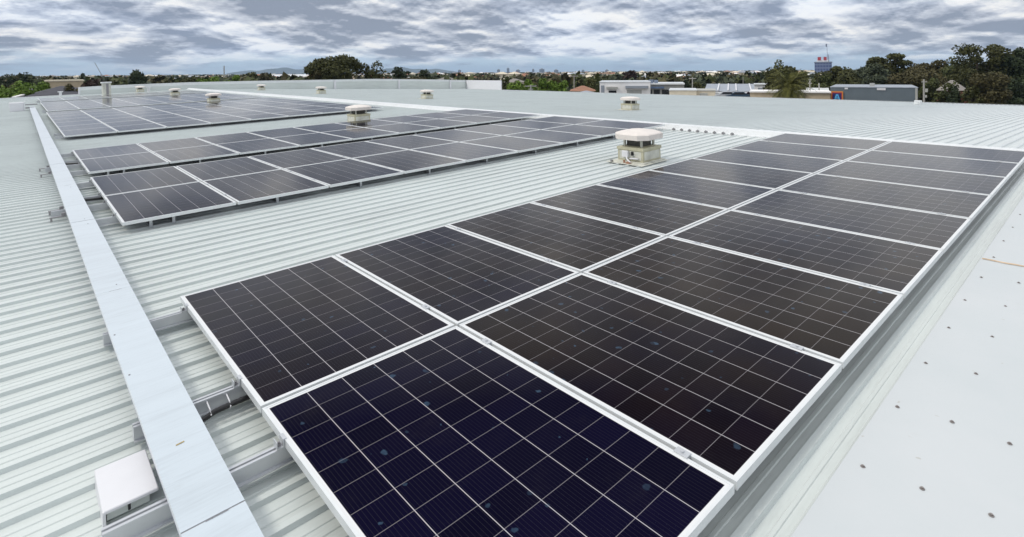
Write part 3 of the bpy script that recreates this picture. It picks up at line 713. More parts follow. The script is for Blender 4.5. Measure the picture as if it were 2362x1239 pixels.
p = MB(); p.cyl(0, 0, 0, 0.34, 0.10, n=12).rings([[(0.16 * math.cos(i * math.pi / 6), 0.16 * math.sin(i * math.pi / 6), zz) for i in range(12)] for zz in (0.341, 0.40)])
o = p.build('roof_pipe', 'white'); o.location = near(7.55, 51.9, N_CROWN); o.rotation_euler = NROT; tag(o, 'small white pipe beside the tiny vent by the parapet', 'pipe')
p = MB(); p.bbox(-0.2, 0.2, -0.15, 0.15, 0, 0.22, 0.02).box(-0.5, -0.32, -0.1, 0.1, 0, 0.12).box(0.32, 0.5, -0.1, 0.1, 0, 0.12)
o = p.build('roof_fitting', 'cap'); o.location = far(T_END - 4.5, 3.6, 0.0); o.rotation_euler = FROT; tag(o, 'small white fitting near the far eave below the concrete pole', 'roof fitting')

# ------------------------------------------------------------------ surroundings: positions from bearing and distance
def ray(x, y): return RM.T @ np.array([(x - CX) / F_PX, (y - CY) / F_PX, 1.0])
def at(x, y, d): return CAM + d * ray(x, y)
HOR = lambda x: CY - (RM[0][2] * (x - CX) + RM[2][2] * F_PX) / RM[1][2]

gr = MB(); R_ = 14000.0
gr.quad((-R_, -R_, GZ), (R_, -R_, GZ), (R_, R_, GZ), (-R_, R_, GZ))
gm = bpy.data.materials.new('suburban_ground'); gm.use_nodes = True
nt = gm.node_tree; b = nt.nodes['Principled BSDF']; t = nt.nodes.new('ShaderNodeTexCoord')
nt.links.new(ramp(nt, noise(nt, t.outputs['Object'], 0.02, 8, 0.65), [(0.35, (0.05, 0.06, 0.03)), (0.5, (0.08, 0.08, 0.06)), (0.65, (0.16, 0.15, 0.13))]), b.inputs['Base Color'])
b.inputs['Roughness'].default_value = 0.95
MT['ground'] = gm
tag(gr.build('ground', 'ground'), kind='structure')
rd = MB(); rd.quad((xe[0] + 4, -300, GZ + 0.006), (xe[0] + 13, -300, GZ + 0.006), (xe[0] + 13, 400, GZ + 0.006), (xe[0] + 4, 400, GZ + 0.006))
tag(rd.build('road', 'asphalt'), kind='structure')

# distant range of hills
hl = MB(); HD = 9000.0
def hill(px0, px1, peak, name):
    n = 40; front = []; top = []
    mb = MB()
    for k in range(n + 1):
        u = k / n; px_ = px0 + (px1 - px0) * u
        g = at(px_, HOR(px_), HD); g[2] = GZ
        hgt = peak * (math.sin(math.pi * u) ** 0.8) * (0.85 + 0.15 * math.sin(u * 17) + 0.08 * math.sin(u * 41))
        dirv = (g - CAM); dirv[2] = 0; dirv /= np.linalg.norm(dirv)
        mb.v += [tuple(g - dirv * 500), tuple(g + np.array([0, 0, 7.5 + hgt])), tuple(g + dirv * 600)]
    for k in range(n):
        mb.f += [(3 * k, 3 * k + 3, 3 * k + 4, 3 * k + 1), (3 * k + 1, 3 * k + 4, 3 * k + 5, 3 * k + 2)]
    return tag(mb.build(name, 'hillmat'), kind='structure')
MT['hillmat'] = mat('wooded_hill', (0.035, 0.05, 0.04), 0.95, 0, 0.2, 0.004)
hill(520, 800, 95, 'hills'); hill(800, 1060, 85, 'hills')

# ---------------- trees
def leaf_mesh(name, m, clumps, size, n_per, core=True):
    """clumps: (centre, radius vec); many small leaf quads scattered through each clump, plus a ragged inner mass"""
    V = []; Fc = []
    for (c, r) in clumps:
        c = np.array(c); r = np.array(r)
        n = int(n_per)
        d = rng.normal(size=(n, 3)); d /= np.linalg.norm(d, axis=1)[:, None]
        rad = 0.55 + 0.5 * rng.random(n) ** 0.6
        p = c + d * rad[:, None] * r
        u = rng.normal(size=(n, 3)); u /= np.linalg.norm(u, axis=1)[:, None]
        w = np.cross(u, d + 0.35 * rng.normal(size=(n, 3))); w /= (np.linalg.norm(w, axis=1)[:, None] + 1e-6)
        sz = size * (0.6 + 0.8 * rng.random(n))[:, None]
        a = p - u * sz - w * sz * 0.45; b_ = p + u * sz * 0.3 - w * sz * 0.6; cc = p + u * sz + w * sz * 0.35; dd = p - u * sz * 0.2 + w * sz * 0.6
        q = np.stack([a, b_, cc, dd], 1).reshape(-1, 3)
        k = len(V); V.extend(map(tuple, q)); Fc.extend([(k + 4 * i, k + 4 * i + 1, k + 4 * i + 2, k + 4 * i + 3) for i in range(n)])
    mb = MB(); mb.v = V; mb.f = Fc
    return mb.mesh(name, m)
def clump_set(w, h, z0, n, ratio=0.30, flat=0.8, shape='round'):
    out = []
    for i in range(n):
        for _ in range(20):
            d = rng.normal(size=3); d /= np.linalg.norm(d); d *= rng.random() ** 0.33
            if d[2] > -0.75: break
        s = ratio * (0.65 + 0.7 * rng.random())
        zz = (d[2] * 0.5 + 0.5)
        k = 1.0
        if shape == 'cone': k = 1.05 - 0.75 * zz
        if shape == 'umbrella': k = 0.45 + 0.6 * zz
        c = (d[0] * w / 2 * (1 - s) * k, d[1] * w / 2 * (1 - s) * k, z0 + h * (0.5 + d[2] * 0.5 * (1 - s * 0.8)))
        out.append((c, (s * w / 2 * 1.1, s * w / 2 * 1.1, s * max(h, w * 0.5) / 2 * flat)))
    return out
def tree(px_, top, wpx, d, m, label, kind='tree', group=None, crown=0.75, n=26, leaf=None, dens=1.0, shape='round', name=None, flat=0.8, cx=0.0, ratio=0.30):
    base = at(px_, HOR(px_), d); zt = at(px_, top, d)[2]; base[2] = GZ
    H = zt - GZ; w = wpx / F_PX * d
    t = empty(name or 'tree', label, kind, tuple(base), (0, 0, 0), group)
    z0 = H * (1 - crown)
    tr = MB(); r0 = 0.022 * H + 0.06
    tr.tube([(0, 0, -0.1), (0.05 * w * rng.normal() * 0.3, 0, H * 0.2), (0.03 * w * rng.normal(), 0.03 * w * rng.normal(), z0 + 0.35 * H * crown), (0, 0, z0 + 0.8 * H * crown)], [r0, r0 * 0.8, r0 * 0.5, r0 * 0.15], 8)
    cl = clump_set(w, H * crown, z0, n, shape=shape, flat=flat, ratio=ratio)
    lo = min(c[2] - r[2] for c, r in cl); hi = max(c[2] + r[2] for c, r in cl)
    wx = max(abs(math.hypot(c[0], c[1])) + r[0] for c, r in cl)
    kz = H * crown / (hi - lo) * 0.97; kx = w / 2 / wx * 1.12
    cl = [((c[0] * kx, c[1] * kx, z0 + (c[2] - lo) * kz), (r[0] * kx, r[1] * kx, r[2] * kz)) for c, r in cl]
    for (c, r) in cl[:9]:
        tr.tube([(0, 0, z0 + 0.1 * H * crown), (c[0] * 0.45, c[1] * 0.45, (z0 + c[2]) * 0.5), c], [r0 * 0.45, r0 * 0.3, r0 * 0.08], 6)
    tr.build('trunk', 'bark', t)
    lf = leaf or max(0.16, d * 0.0021)
    area = sum(4 * r[0] * r[2] for _, r in cl)
    n_per = min(420, max(40, 2.6 * dens * area / len(cl) / (lf * lf)))
    place('crown', leaf_mesh('crown', m, cl, lf, n_per), t)
    return t
G1 = 'trees at the right beyond the roof'
tree(2258, 96, 140, 112, 'gum', 'tall gum tree with airy flat topped crown at the right', group=G1, crown=0.72, n=40, dens=0.6, flat=0.6, ratio=0.24)
tree(2352, 106, 90, 108, 'darkgreen', 'tall dark tree cut by the right edge of the photo', group=G1, crown=0.9, n=40)
tree(2290, 140, 120, 116, 'darkgreen', 'dark green tree standing under the airy gum tree', group=G1, crown=0.9, n=36)
tree(2215, 138, 110, 122, 'olive', 'dark olive tree left of the airy gum tree, behind the brick house', group=G1, crown=0.9, n=34)
tree(2275, 162, 84, 84, 'brown', 'olive brown tree standing in front of the red brick house', group=G1, crown=0.85, n=26, dens=0.8)
tree(2205, 196, 34, 86, 'darkgreen', 'small dark shrub tree in front of the pink roofed brick house', group=G1, crown=0.9, n=14)
tree(2135, 136, 110, 128, 'brown', 'russet tree behind the concrete pole', group=G1, crown=0.9, n=34)
tree(2115, 158, 140, 110, 'brown', 'broad brownish tree behind the right half of the grey shop', group=G1, crown=0.9, n=36)
tree(2055, 121, 90, 132, 'gum', 'tall bronze crowned gum tree behind the grey shop', group=G1, crown=0.6, n=26, shape='umbrella', flat=0.6)
tree(2005, 142, 100, 122, 'greygreen', 'grey green bushy tree behind the left half of the grey shop', group=G1, crown=0.92, n=34)
tree(2020, 170, 90, 108, 'greygreen', 'lower grey green tree rising just above the grey shop roof', group=G1, crown=0.92, n=28)
tree(1925, 150, 90, 122, 'gum', 'rounded dark olive tree in front of the office tower', group=G1, crown=0.9, n=30)
tree(1885, 168, 70, 110, 'olive', 'low olive tree between the palm and the grey shop', group=G1, crown=0.9, n=24)
tree(1800, 134, 46, 112, 'yellowgreen', 'upright yellow green tree with rounded top behind the palm', group=G1, crown=0.8, n=24, flat=1.1)
tree(1784, 152, 50, 108, 'gum', 'olive tree beside the upright tree behind the palm', group=G1, crown=0.9, n=22)
tree(1850, 170, 70, 118, 'olive', 'olive shrub tree peeping out to the right of the palm', group=G1, crown=0.9, n=22)
tree(2175, 150, 70, 130, 'gum', 'olive tree filling the gap behind the brick house chimney side', group=G1, crown=0.92, n=26)
tree(2190, 186, 56, 88, 'olive', 'open olive tree partly hiding the red brick house', group=G1, crown=0.8, n=18, dens=0.5)
tree(2240, 192, 54, 84, 'gum', 'low gum sapling before the brick wing, left of the olive brown tree', group=G1, crown=0.85, n=16, dens=0.6)
tree(2325, 176, 90, 90, 'darkgreen', 'dark bushy tree at the bottom right corner of the tree line', group=G1, crown=0.95, n=30)
tree(2150, 176, 60, 104, 'olive', 'olive bush tree just right of the grey shop', group=G1, crown=0.95, n=20)
tree(1965, 166, 80, 116, 'gum', 'dark gum tree between the office tower and the grey green tree', group=G1, crown=0.92, n=26)
tree(1838, 150, 46, 116, 'gum', 'rounded gum tree filling in behind the right of the palm', group=G1, crown=0.9, n=20)
tree(786, 122, 158, 105, 'gum', 'huge dark gum tree with domed crown behind the parapet', crown=0.92, n=40, dens=0.85, ratio=0.23)
tree(868, 136, 58, 108, 'gum', 'narrower dark gum crown joined to the right of the huge gum', crown=0.72, n=16, dens=0.6)
tree(735, 158, 80, 103, 'brown', 'low brownish tree at the left foot of the huge gum', crown=0.9, n=24)
tree(926, 153, 42, 170, 'darkgreen', 'small dark umbrella shaped tree right of the huge gum', crown=0.45, n=14, shape='umbrella', flat=0.5)
tree(976, 160, 44, 170, 'darkgreen', 'small dark flat topped tree, second one right of the huge gum', crown=0.5, n=14, shape='umbrella', flat=0.5)
tree(950, 176, 110, 150, 'brown', 'low brown tree band below the two small umbrella trees', crown=0.9, n=26)
tree(1448, 161, 48, 210, 'maroon', 'round dark maroon tree behind the white shops', crown=0.8, n=24, flat=0.9)
G2 = 'bright green street trees beyond the far eave'
for i, (x, tp_, w_, lab) in enumerate(((1190, 184, 50, 'green street tree touching the white parapet return'), (1222, 180, 54, 'green street tree behind the wire pole, left part of the row'),
                                       (1262, 177, 56, 'tallest bright green street tree in the row beyond the eave'), (1296, 183, 46, 'bright green street tree at the right end of the row'))):
    tree(x, tp_, w_, 100 + 3 * i, 'bright', lab, group=G2, crown=0.85, n=22)
tree(1362, 176, 28, 130, 'yellowgreen', 'thin yellow green tree left of the white shops', crown=0.85, n=14)
tree(1166, 172, 40, 125, 'olive', 'dark olive tree just behind the white parapet return', crown=0.9, n=16)
tree(1585, 182, 26, 150, 'darkgreen', 'narrow dark tree right of the white shops', crown=0.9, n=12, flat=1.2)
tree(1615, 188, 46, 150, 'yellowgreen', 'yellowish shrub tree left of the saw tooth roof', crown=0.9, n=14)
tree(1545, 176, 60, 200, 'olive', 'olive tree above the blue fascia of the shops', crown=0.9, n=16)
tree(1700, 172, 70, 220, 'olive', 'broad olive tree behind the saw tooth roof', crown=0.9, n=20)
tree(1650, 176, 60, 230, 'greygreen', 'grey green tree behind the left end of the saw tooth roof', crown=0.9, n=16)
G3 = 'trees at the left beyond the gable'
tree(38, 165, 74, 150, 'darkgreen', 'big dark tree at the far left skyline', group=G3, crown=0.85, n=34)
tree(-20, 175, 70, 140, 'darkgreen', 'dark tree cut by the left edge of the photo', group=G3, crown=0.9, n=20)
tree(187, 168, 18, 260, 'darkgreen', 'tiny dark round tree on the left skyline', group=G3, crown=0.7, n=10)
tree(218, 178, 62, 95, 'maroon', 'dark reddish tree behind the square vent shaft', group=G3, crown=0.9, n=26)
tree(165, 190, 50, 78, 'brown', 'low brown shrub in front of the beige warehouse', group=G3, crown=0.9, n=20)
tree(318, 158, 52, 140, 'darkgreen', 'dark pointed tree above the left parapet', group=G3, crown=0.85, n=24, shape='cone', flat=0.9)
tree(290, 178, 70, 150, 'greygreen', 'grey green tree to the left below the pointed tree', group=G3, crown=0.9, n=20)
tree(375, 182, 60, 160, 'brown', 'brown shrubby tree right of the pointed tree', group=G3, crown=0.9, n=18)
tree(440, 174, 60, 150, 'gum', 'olive tree at the left end of the long green hedge', group=G3, crown=0.9, n=18)
for i, (x, tp_, lab) in enumerate(((470, 178, 'fresh green hedge tree, left one of the hedge behind the parapet'), (505, 174, 'fresh green hedge tree, middle one of the hedge behind the parapet'), (542, 170, 'fresh green hedge tree, right and tallest of the hedge behind the parapet'))):
    tree(x, tp_, 56, 120, 'bright', lab, group='hedge trees behind the parapet', crown=0.92, n=20)
tree(575, 164, 46, 190, 'gum', 'dark gum tree between the hedge and the distant hill', group=G3, crown=0.85, n=18)
tree(608, 166, 50, 180, 'brown', 'brownish gum tree left of the white factory', group=G3, crown=0.85, n=18)
tree(18, 190, 110, 74, 'bright', 'bright green shrub at the left roof corner', 'shrub', 'bright shrubs beyond the left roof corner', crown=0.95, n=28, name='shrub')
tree(74, 184, 84, 94, 'bright', 'bright green shrub behind the pale low wall', 'shrub', 'bright shrubs beyond the left roof corner', crown=0.95, n=24, name='shrub')

# Canary palm
pb = at(1820, HOR(1820), 84.0); pb[2] = GZ; pz = at(1820, 204, 84.0)[2] - GZ
pt = empty('palm_tree', 'bushy date palm with arching fronds above the far eave', 'palm tree', tuple(pb))
p = MB(); p.tube([(0, 0, -0.1), (0, 0, pz * 0.5), (0, 0, pz)], [0.45, 0.38, 0.5], 12); p.build('trunk', 'bark', pt)
fb = MB()
for i in range(210):
    az = rng.random() * 2 * math.pi; el = math.radians(-45 + 118 * rng.random() ** 0.9); Lf = 3.8 * (0.85 + 0.25 * rng.random())
    d0 = np.array([math.cos(az) * math.cos(el), math.sin(az) * math.cos(el), math.sin(el)])
    pts = []; p0 = np.array([0, 0, pz + 0.1]); dd = d0.copy()
    for k in range(9):
        pts.append(p0.copy()); p0 = p0 + dd * Lf / 8; dd = dd + np.array([0, 0, -0.17]); dd /= np.linalg.norm(dd)
    for k in range(1, 9):
        a = pts[k - 1]; b_ = pts[k]; ax = (b_ - a) / np.linalg.norm(b_ - a)
        sd_ = np.cross(ax, [0, 0, 1.0]); sd_ /= np.linalg.norm(sd_) + 1e-6
        wl = 0.40 * math.sin(math.pi * (k + 0.6) / 9.8) + 0.06
        for s_ in (-1, 1):
            for h_ in (0.0, 0.5):
                q0 = a + (b_ - a) * h_; tipv = q0 + ax * 0.28 + sd_ * s_ * wl + np.array([0, 0, -0.10])
                fb.quad(tuple(q0), tuple(q0 + ax * 0.09), tuple(tipv + ax * 0.03), tuple(tipv))
fb.build('crown', 'palm', pt)

# ---------------- buildings
class Frame:
    """local frame for a facade seen square on: x along it, y away from the viewer, z up"""
    def __init__(s, x0, x1, d0, d1=None):
        if d1 is None:            # square on to the line of sight
            xm = (x0 + x1) / 2; m = at(xm, HOR(xm), d0); nrm = ray(xm, HOR(xm)); nrm[2] = 0
            def hit(x):
                r = ray(x, HOR(x)); return CAM + r * (np.dot(m - CAM, nrm) / np.dot(r, nrm))
            a = hit(x0); b = hit(x1); d1 = d0
        else:
            a = at(x0, HOR(x0), d0); b = at(x1, HOR(x1), d1)
        a[2] = b[2] = GZ
        s.a = a; s.w = np.linalg.norm(b - a); s.ang = math.atan2(b[1] - a[1], b[0] - a[0]); s.d = (d0 + d1) / 2; s.x0, s.x1 = x0, x1
    def h(s, py, px=None): return at(px or (s.x0 + s.x1) / 2, py, s.d)[2] - GZ
    def x(s, px): return (px - s.x0) / (s.x1 - s.x0) * s.w
    def root(s, name, label, cat, group=None): return empty(name, label, cat, tuple(s.a), (0, 0, s.ang), group)
def gable(mb, x0, x1, y0, y1, z0, rise, over=0.3):
    ym = (y0 + y1) / 2
    mb.rings([[(x, y0 - over, z0), (x, y1 + over, z0), (x, ym, z0 + rise)] for x in (x0 - over, x1 + over)])
def hip(mb, x0, x1, y0, y1, z0, rise, over=0.4):
    x0 -= over; x1 += over; y0 -= over; y1 += over; ym = (y0 + y1) / 2; k = min((y1 - y0) / 2, (x1 - x0) * 0.45)
    b = len(mb.v); mb.v += [(x0, y0, z0), (x1, y0, z0), (x1, y1, z0), (x0, y1, z0), (x0 + k, ym, z0 + rise), (x1 - k, ym, z0 + rise)]
    mb.f += [tuple(b + i for i in f) for f in ((0, 1, 5, 4), (2, 3, 4, 5), (1, 2, 5), (3, 0, 4), (3, 2, 1, 0))]
# grey shop with its square sign
f = Frame(1915, 2117, 90); g = f.root('shop', 'long blue grey shop with flat roof and a square coloured sign', 'shop'); H = f.h(201)
p = MB(); p.box(0, f.w, 0, 18, 0, H - 0.12); p.build('wall', 'blue_render', g)
p = MB(); p.box(-0.06, f.w + 0.06, -0.06, 18.06, H - 0.12, H); p.build('roof_trim', 'greyroof', g)
p = MB(); p.box(f.w - 0.35, f.w - 0.05, -0.065, -0.003, 0, H - 0.13); p.build('corner_pilaster', 'concrete', g)
p = MB(); p.box(f.x(2026), f.x(2046), -0.10, -0.064, H - 0.50, H - 0.14).box(f.x(1950), f.x(1958), -0.10, -0.064, H - 0.40, H - 0.14); p.build('wall_lamp', 'white', g)
p = MB(); p.box(f.x(2009), f.x(2021), 4, 5, H, H + 0.55); p.build('roof_unit', 'concrete', g)
sx0, sx1 = f.x(1916.5), f.x(1946.5); sw = sx1 - sx0; sz1 = f.h(211.5); sz0 = sz1 - sw * 1.02
p = MB(); p.box(sx0, sx1, -0.22, -0.11, sz0, sz1); sign = p.build('sign', 'orange', g)
def sbox(k0, k1, l0, l1, lay): return (sx0 + sw * k0, sx0 + sw * k1, -0.22 - 0.012 * lay, -0.2205 - 0.012 * (lay - 1), sz0 + sw * l0, sz0 + sw * l1)
MB().box(*sbox(0.09, 0.91, 0.10, 0.92, 1)).build('red_band', 'signred', sign)
MB().box(*sbox(0.15, 0.85, 0.14, 0.84, 2)).build('navy_field', 'signnavy', sign)
p = MB(); yy0, yy1 = -0.22 - 0.036, -0.2205 - 0.024
for poly in ([(0.24, 0.16), (0.36, 0.16), (0.52, 0.62), (0.46, 0.74), (0.42, 0.74)], [(0.46, 0.74), (0.52, 0.62), (0.66, 0.16), (0.77, 0.16), (0.60, 0.74)], [(0.41, 0.33), (0.60, 0.33), (0.57, 0.43), (0.445, 0.43)]):
    p.rings([[(sx0 + sw * u, y_, sz0 + sw * v) for u, v in poly] for y_ in (yy0, yy1)])
p.build('light_blue_letter', 'signcyan', sign)
# pole beside it
f = Frame(2126, 2136, 82); g = f.root('utility_pole', 'grey concrete utility pole right of the grey shop', 'utility pole'); H = f.h(183)
p = MB(); p.cyl(0.25, 0, 0, H, 0.17, 0.11, 10); p.build('pole', 'pole', g)
p = MB(); p.box(-0.05, 0.65, -0.1, 0.1, H - 0.45, H - 0.32); p.build('cross_arm', 'pole', g)
p = MB(); p.bbox(0.38, 0.72, -0.15, 0.15, H - 1.9, H - 1.4, 0.03).bbox(0.36, 0.62, -0.12, 0.12, H - 2.7, H - 2.35, 0.02); p.build('equipment_box', 'concrete', g)
# red brick houses
f = Frame(2160, 2232, 96); g = f.root('brick_house', 'red brick house with pale pink tiled roof among the right trees', 'house'); H = f.h(209)
p = MB(); p.box(0, f.w, 0, 9, 0, H); p.build('wall', 'brick', g)
p = MB(); hip(p, 0.3, f.w - 0.3, 0, 9, H, f.h(186) - H); p.build('roof', 'pinkroof', g)
p = MB(); p.box(f.x(2196), f.x(2206), -0.05, -0.003, H - 1.9, H - 0.6); p.build('window', 'darkglass', g)
f = Frame(2222, 2302, 92); g = f.root('brick_house', 'low red brick wing partly hidden by the olive brown tree', 'house'); H = f.h(217)
p = MB(); p.box(0, f.w, 0, 8, 0, H); p.build('wall', 'brick', g)
p = MB(); p.box(-0.2, f.w + 0.2, -0.2, 8.2, H, H + 0.18); p.build('roof', 'terracotta', g)
p = MB(); p.box(f.x(2238), f.x(2246), -0.05, -0.003, H - 1.7, H - 0.5).box(f.x(2262), f.x(2270), -0.05, -0.003, H - 1.7, H - 0.5); p.build('window', 'darkglass', g)
# beige low house round the palm, white roofs behind it
f = Frame(1730, 1915, 92); g = f.root('beige_house', 'low beige building wall behind the palm', 'house'); H = f.h(214)
p = MB(); p.box(0, f.w, 0, 7, 0, H); p.build('wall', 'beige', g)
p = MB(); p.box(-0.1, f.w + 0.1, -0.25, 7.1, H, H + 0.25); p.build('roof', 'whitewall', g)
f = Frame(1862, 1908, 104); g = f.root('shed', 'white gabled shed right of the palm', 'shed'); H = f.h(213)
p = MB(); p.box(0, f.w, 0, 8, 0, H); p.build('wall', 'whitewall', g)
p = MB(); gable(p, 0, f.w, 0, 8, H, f.h(204) - H); p.build('roof', 'cap', g)
f = Frame(1740, 1768, 118); g = f.root('shed', 'white stepped shed at the right end of the saw tooth roof', 'shed'); H = f.h(196)
p = MB(); p.box(0, f.w, 0, 8, 0, H); p.build('wall', 'whitewall', g)
p = MB(); p.box(-0.2, f.w + 0.2, -0.2, 8.2, H, H + 0.2); p.build('roof', 'cap', g)
p = MB(); p.box(f.x(1748), f.x(1760), -0.06, -0.003, H - 1.6, H - 0.6); p.build('window', 'greyroof', g)
# saw tooth roof workshop
f = Frame(1626, 1752, 128); g = f.root('workshop', 'grey workshop with saw tooth roof divided by white upstands', 'workshop'); H = f.h(211)
p = MB(); p.box(0, f.w, 0, 16, 0, H); p.build('wall', 'whitewall', g)
p = MB(); p.rings([[(x, -0.3, H), (x, 15.5, H + 0.02), (x, 15.5, f.h(197))] for x in (-0.2, f.w + 0.2)]); rf = p.build('roof', 'greyroof', g)
for px_ in (1656, 1680, 1699, 1733):
    x = f.x(px_); p = MB(); p.rings([[(x + q, -0.5, H), (x + q, 15.5, H), (x + q, 15.5, f.h(196)), (x + q, -0.5, H + 0.35)] for q in (-0.14, 0.14)]); p.build('upstand', 'white', rf)
# white shops
f = Frame(1383, 1500, 112); g = f.root('white_shop', 'white flat roofed shop with a black doorway', 'shop'); H = f.h(190)
p = MB(); p.box(0, f.w, 0, 14, 0, H); p.build('wall', 'whitewall', g)
p = MB(); p.box(-0.1, f.w + 0.1, -0.1, 14.1, H, H + 0.16); p.build('roof_trim', 'cap', g)
p = MB(); p.box(f.x(1404), f.x(1422), -0.06, -0.003, 0, f.h(209)); p.build('doorway', 'darkglass', g)
p = MB(); p.box(f.x(1399), f.x(1425), -0.5, -0.003, f.h(205), f.h(200)); p.build('awning', 'concrete', g)
p = MB(); p.box(f.x(1386), f.x(1394), -0.05, -0.003, 2.2, f.h(197)); p.build('shutter', 'greyroof', g)
p = MB(); p.box(f.x(1443), f.x(1495), -0.7, -0.003, f.h(204), f.h(198)); p.build('awning', 'greyroof', g)
p = MB(); p.box(f.x(1446), f.x(1480), -0.05, -0.003, 1.0, f.h(208)); p.build('window', 'concrete', g)
f = Frame(1494, 1578, 116); g = f.root('blue_fascia_shop', 'low shop with blue fascia right of the white shop', 'shop'); H = f.h(195)
p = MB(); p.box(0, f.w, 0, 14, 0, H); p.build('wall', 'concrete', g)
p = MB(); p.box(-0.1, f.w + 0.1, -0.6, 14.1, H, H + 0.25); p.build('roof', 'cap', g)
p = MB(); p.box(0, f.x(1532), -0.8, -0.003, f.h(204), f.h(200)); p.build('fascia', 'blueawning', g)
for a_, b_ in ((1498, 1504), (1508, 1522), (1527, 1543)):
    p = MB(); p.box(f.x(a_), f.x(b_), -0.06, -0.003, 0, f.h(207)); p.build('window', 'darkglass', g)
p = MB(); p.cyl(f.x(1502), 2, H + 0.25, H + 1.0, 0.45, 0.5, 12).cyl(f.x(1513), 2, H + 0.25, H + 0.9, 0.4, 0.45, 12); p.build('roof_cowl', 'towergrey', g)
# cream low buildings in front
f = Frame(1544, 1606, 100); g = f.root('cream_building', 'cream flat roofed building right of the blue fascia shop', 'building'); H = f.h(209)
p = MB(); p.box(0, f.w, 0, 10, 0, H); p.build('wall', 'cream', g)
p = MB(); p.box(-0.1, f.w + 0.1, -0.1, 10.1, H, H + 0.15); p.build('roof_trim', 'cap', g)
f = Frame(1604, 1650, 104); g = f.root('cream_building', 'grey cream building between cream block and saw tooth roof', 'building'); H = f.h(210)
p = MB(); p.box(0, f.w, 0, 10, 0, H); p.build('wall', 'cream', g)
p = MB(); p.box(-0.1, f.w + 0.1, -0.1, 10.1, H, H + 0.15); p.build('roof_trim', 'concrete', g)
p = MB(); p.box(f.x(1614), f.x(1632), -0.05, -0.003, H - 1.6, H - 0.4); p.build('window', 'concrete', g)
f = Frame(1640, 1738, 106); g = f.root('shed', 'long low white canopy roof in front of the saw tooth roof', 'canopy'); H = f.h(215)
p = MB(); p.box(0, f.w, 0, 5, H - 0.25, H); p.build('roof', 'cap', g)
p = MB()
for k in range(6): p.cyl(0.4 + k * (f.w - 0.8) / 5, 0.3, 0, H - 0.255, 0.08, n=8)
p.build('post', 'white', g)
# dark blue grey low roof and terracotta roofs around the green trees
f = Frame(1330, 1374, 104); g = f.root('house', 'low house with slate blue roof left of the white shop', 'house'); H = f.h(218)
p = MB(); p.box(0, f.w, 0, 8, 0, H); p.build('wall', 'cream', g)
p = MB(); hip(p, 0, f.w, 0, 8, H, f.h(211) - H); p.build('roof', 'greyroof', g)
hs = [(1318, 1370, 118, 210, 199, 'terracotta', 'terracotta roofed house between the green trees and white shop'), (1270, 1330, 112, 219, 211, 'terracotta', 'low terracotta roof in front of the bright green trees'),
      (1165, 1210, 140, 190, 182, 'pinkroof', 'pale roofed house peeping over the green street trees'), (1000, 1060, 150, 187, 178, 'pinkroof', 'pale pink roof just above the parapet, right of the umbrella trees')]
for x0_, x1_, d_, e_, r_, m_, lab in hs:
    f = Frame(x0_, x1_, d_); g = f.root('house', lab, 'house', 'tiled roof houses beyond the eave'); H = f.h(e_)
    p = MB(); p.box(0, f.w, 0, 9, 0, H); p.build('wall', 'cream', g)
    p = MB(); hip(p, 0, f.w, 0, 9, H, f.h(r_) - H); p.build('roof', m_, g)
# factory far left of the huge gum
f = Frame(628, 706, 420); g = f.root('factory', 'long white factory below the distant hill', 'factory'); H = f.h(172)
p = MB(); p.box(0, f.w, 0, 40, 0, H - 1.5); p.build('wall', 'whitewall', g)
p = MB(); gable(p, 0, f.w, 0, 40, H - 1.5, 1.6); p.build('roof', 'cap', g)
# beige warehouse, slate roof and low white walls at the left
f = Frame(104, 192, 130); g = f.root('beige_warehouse', 'beige flat warehouse at the left behind the slate roof', 'warehouse'); H = f.h(185)
p = MB(); p.box(0, f.w, 0, 15, 0, H - 0.3); p.build('wall', 'beige', g)
p = MB(); p.box(-0.2, f.w + 0.2, -0.2, 15.2, H - 0.3, H); p.build('roof_trim', 'cream', g)
f = Frame(40, 250, 74); g = f.root('slate_house', 'house with broad dark slate roof beyond the gable', 'house'); H = f.h(227)
p = MB(); p.box(0, f.w, 0, 16, 0, H); p.build('wall', 'brick', g)
p = MB(); hip(p, 0, f.w, 0, 16, H, f.h(197) - H - 0.2); p.build('roof', 'darkroof', g)
f = Frame(34, 76, 66, 84); g = f.root('low_wall', 'pale low stepped wall running off by the slate roof', 'wall'); H = f.h(214)
p = MB(); p.box(0, f.w * 0.5, 0, 0.25, 0, H - 0.3).box(f.w * 0.5, f.w, 0, 0.25, 0, H + 0.2); p.build('wall', 'concrete', g)
p = MB(); p.box(-0.05, f.w * 0.5, -0.05, 0.3, H - 0.3, H - 0.18).box(f.w * 0.5 + 0.002, f.w, -0.05, 0.3, H + 0.2, H + 0.32); p.build('coping', 'whitewall', g)
# office tower with red rooftop signs and a mast
f = Frame(1879, 1919, 620); g = f.root('office_tower', 'blue glass office tower with red rooftop signs on the skyline', 'office tower'); H = f.h(145)
p = MB(); p.box(0, f.w, 0, 18, 0, H); p.build('wall', 'tower', g)
p = MB(); p.box(-0.4, f.w + 0.4, -0.4, 18.4, H, H + 1.2); p.build('roof_trim', 'towergrey', g)
p = MB(); p.box(f.x(1884), f.x(1911), 4, 12, H + 1.2, H + 3.4); p.build('plant_room', 'whitewall', g)
for a_, b_ in ((1886, 1894), (1900, 1907)):
    p = MB(); p.box(f.x(a_), f.x(b_), 3.2, 3.9, H + 3.0, H + 6.6); p.build('rooftop_sign', 'signred', g)
p = MB(); p.tube([(f.x(1909), 8, H + 3.4), (f.x(1908), 8, f.h(102))], [0.30, 0.14], 6); p.tube([(f.x(1912), 8, H + 1.2), (f.x(1911), 8, f.h(125))], [0.5, 0.25], 6); p.build('mast', 'towergrey', g)
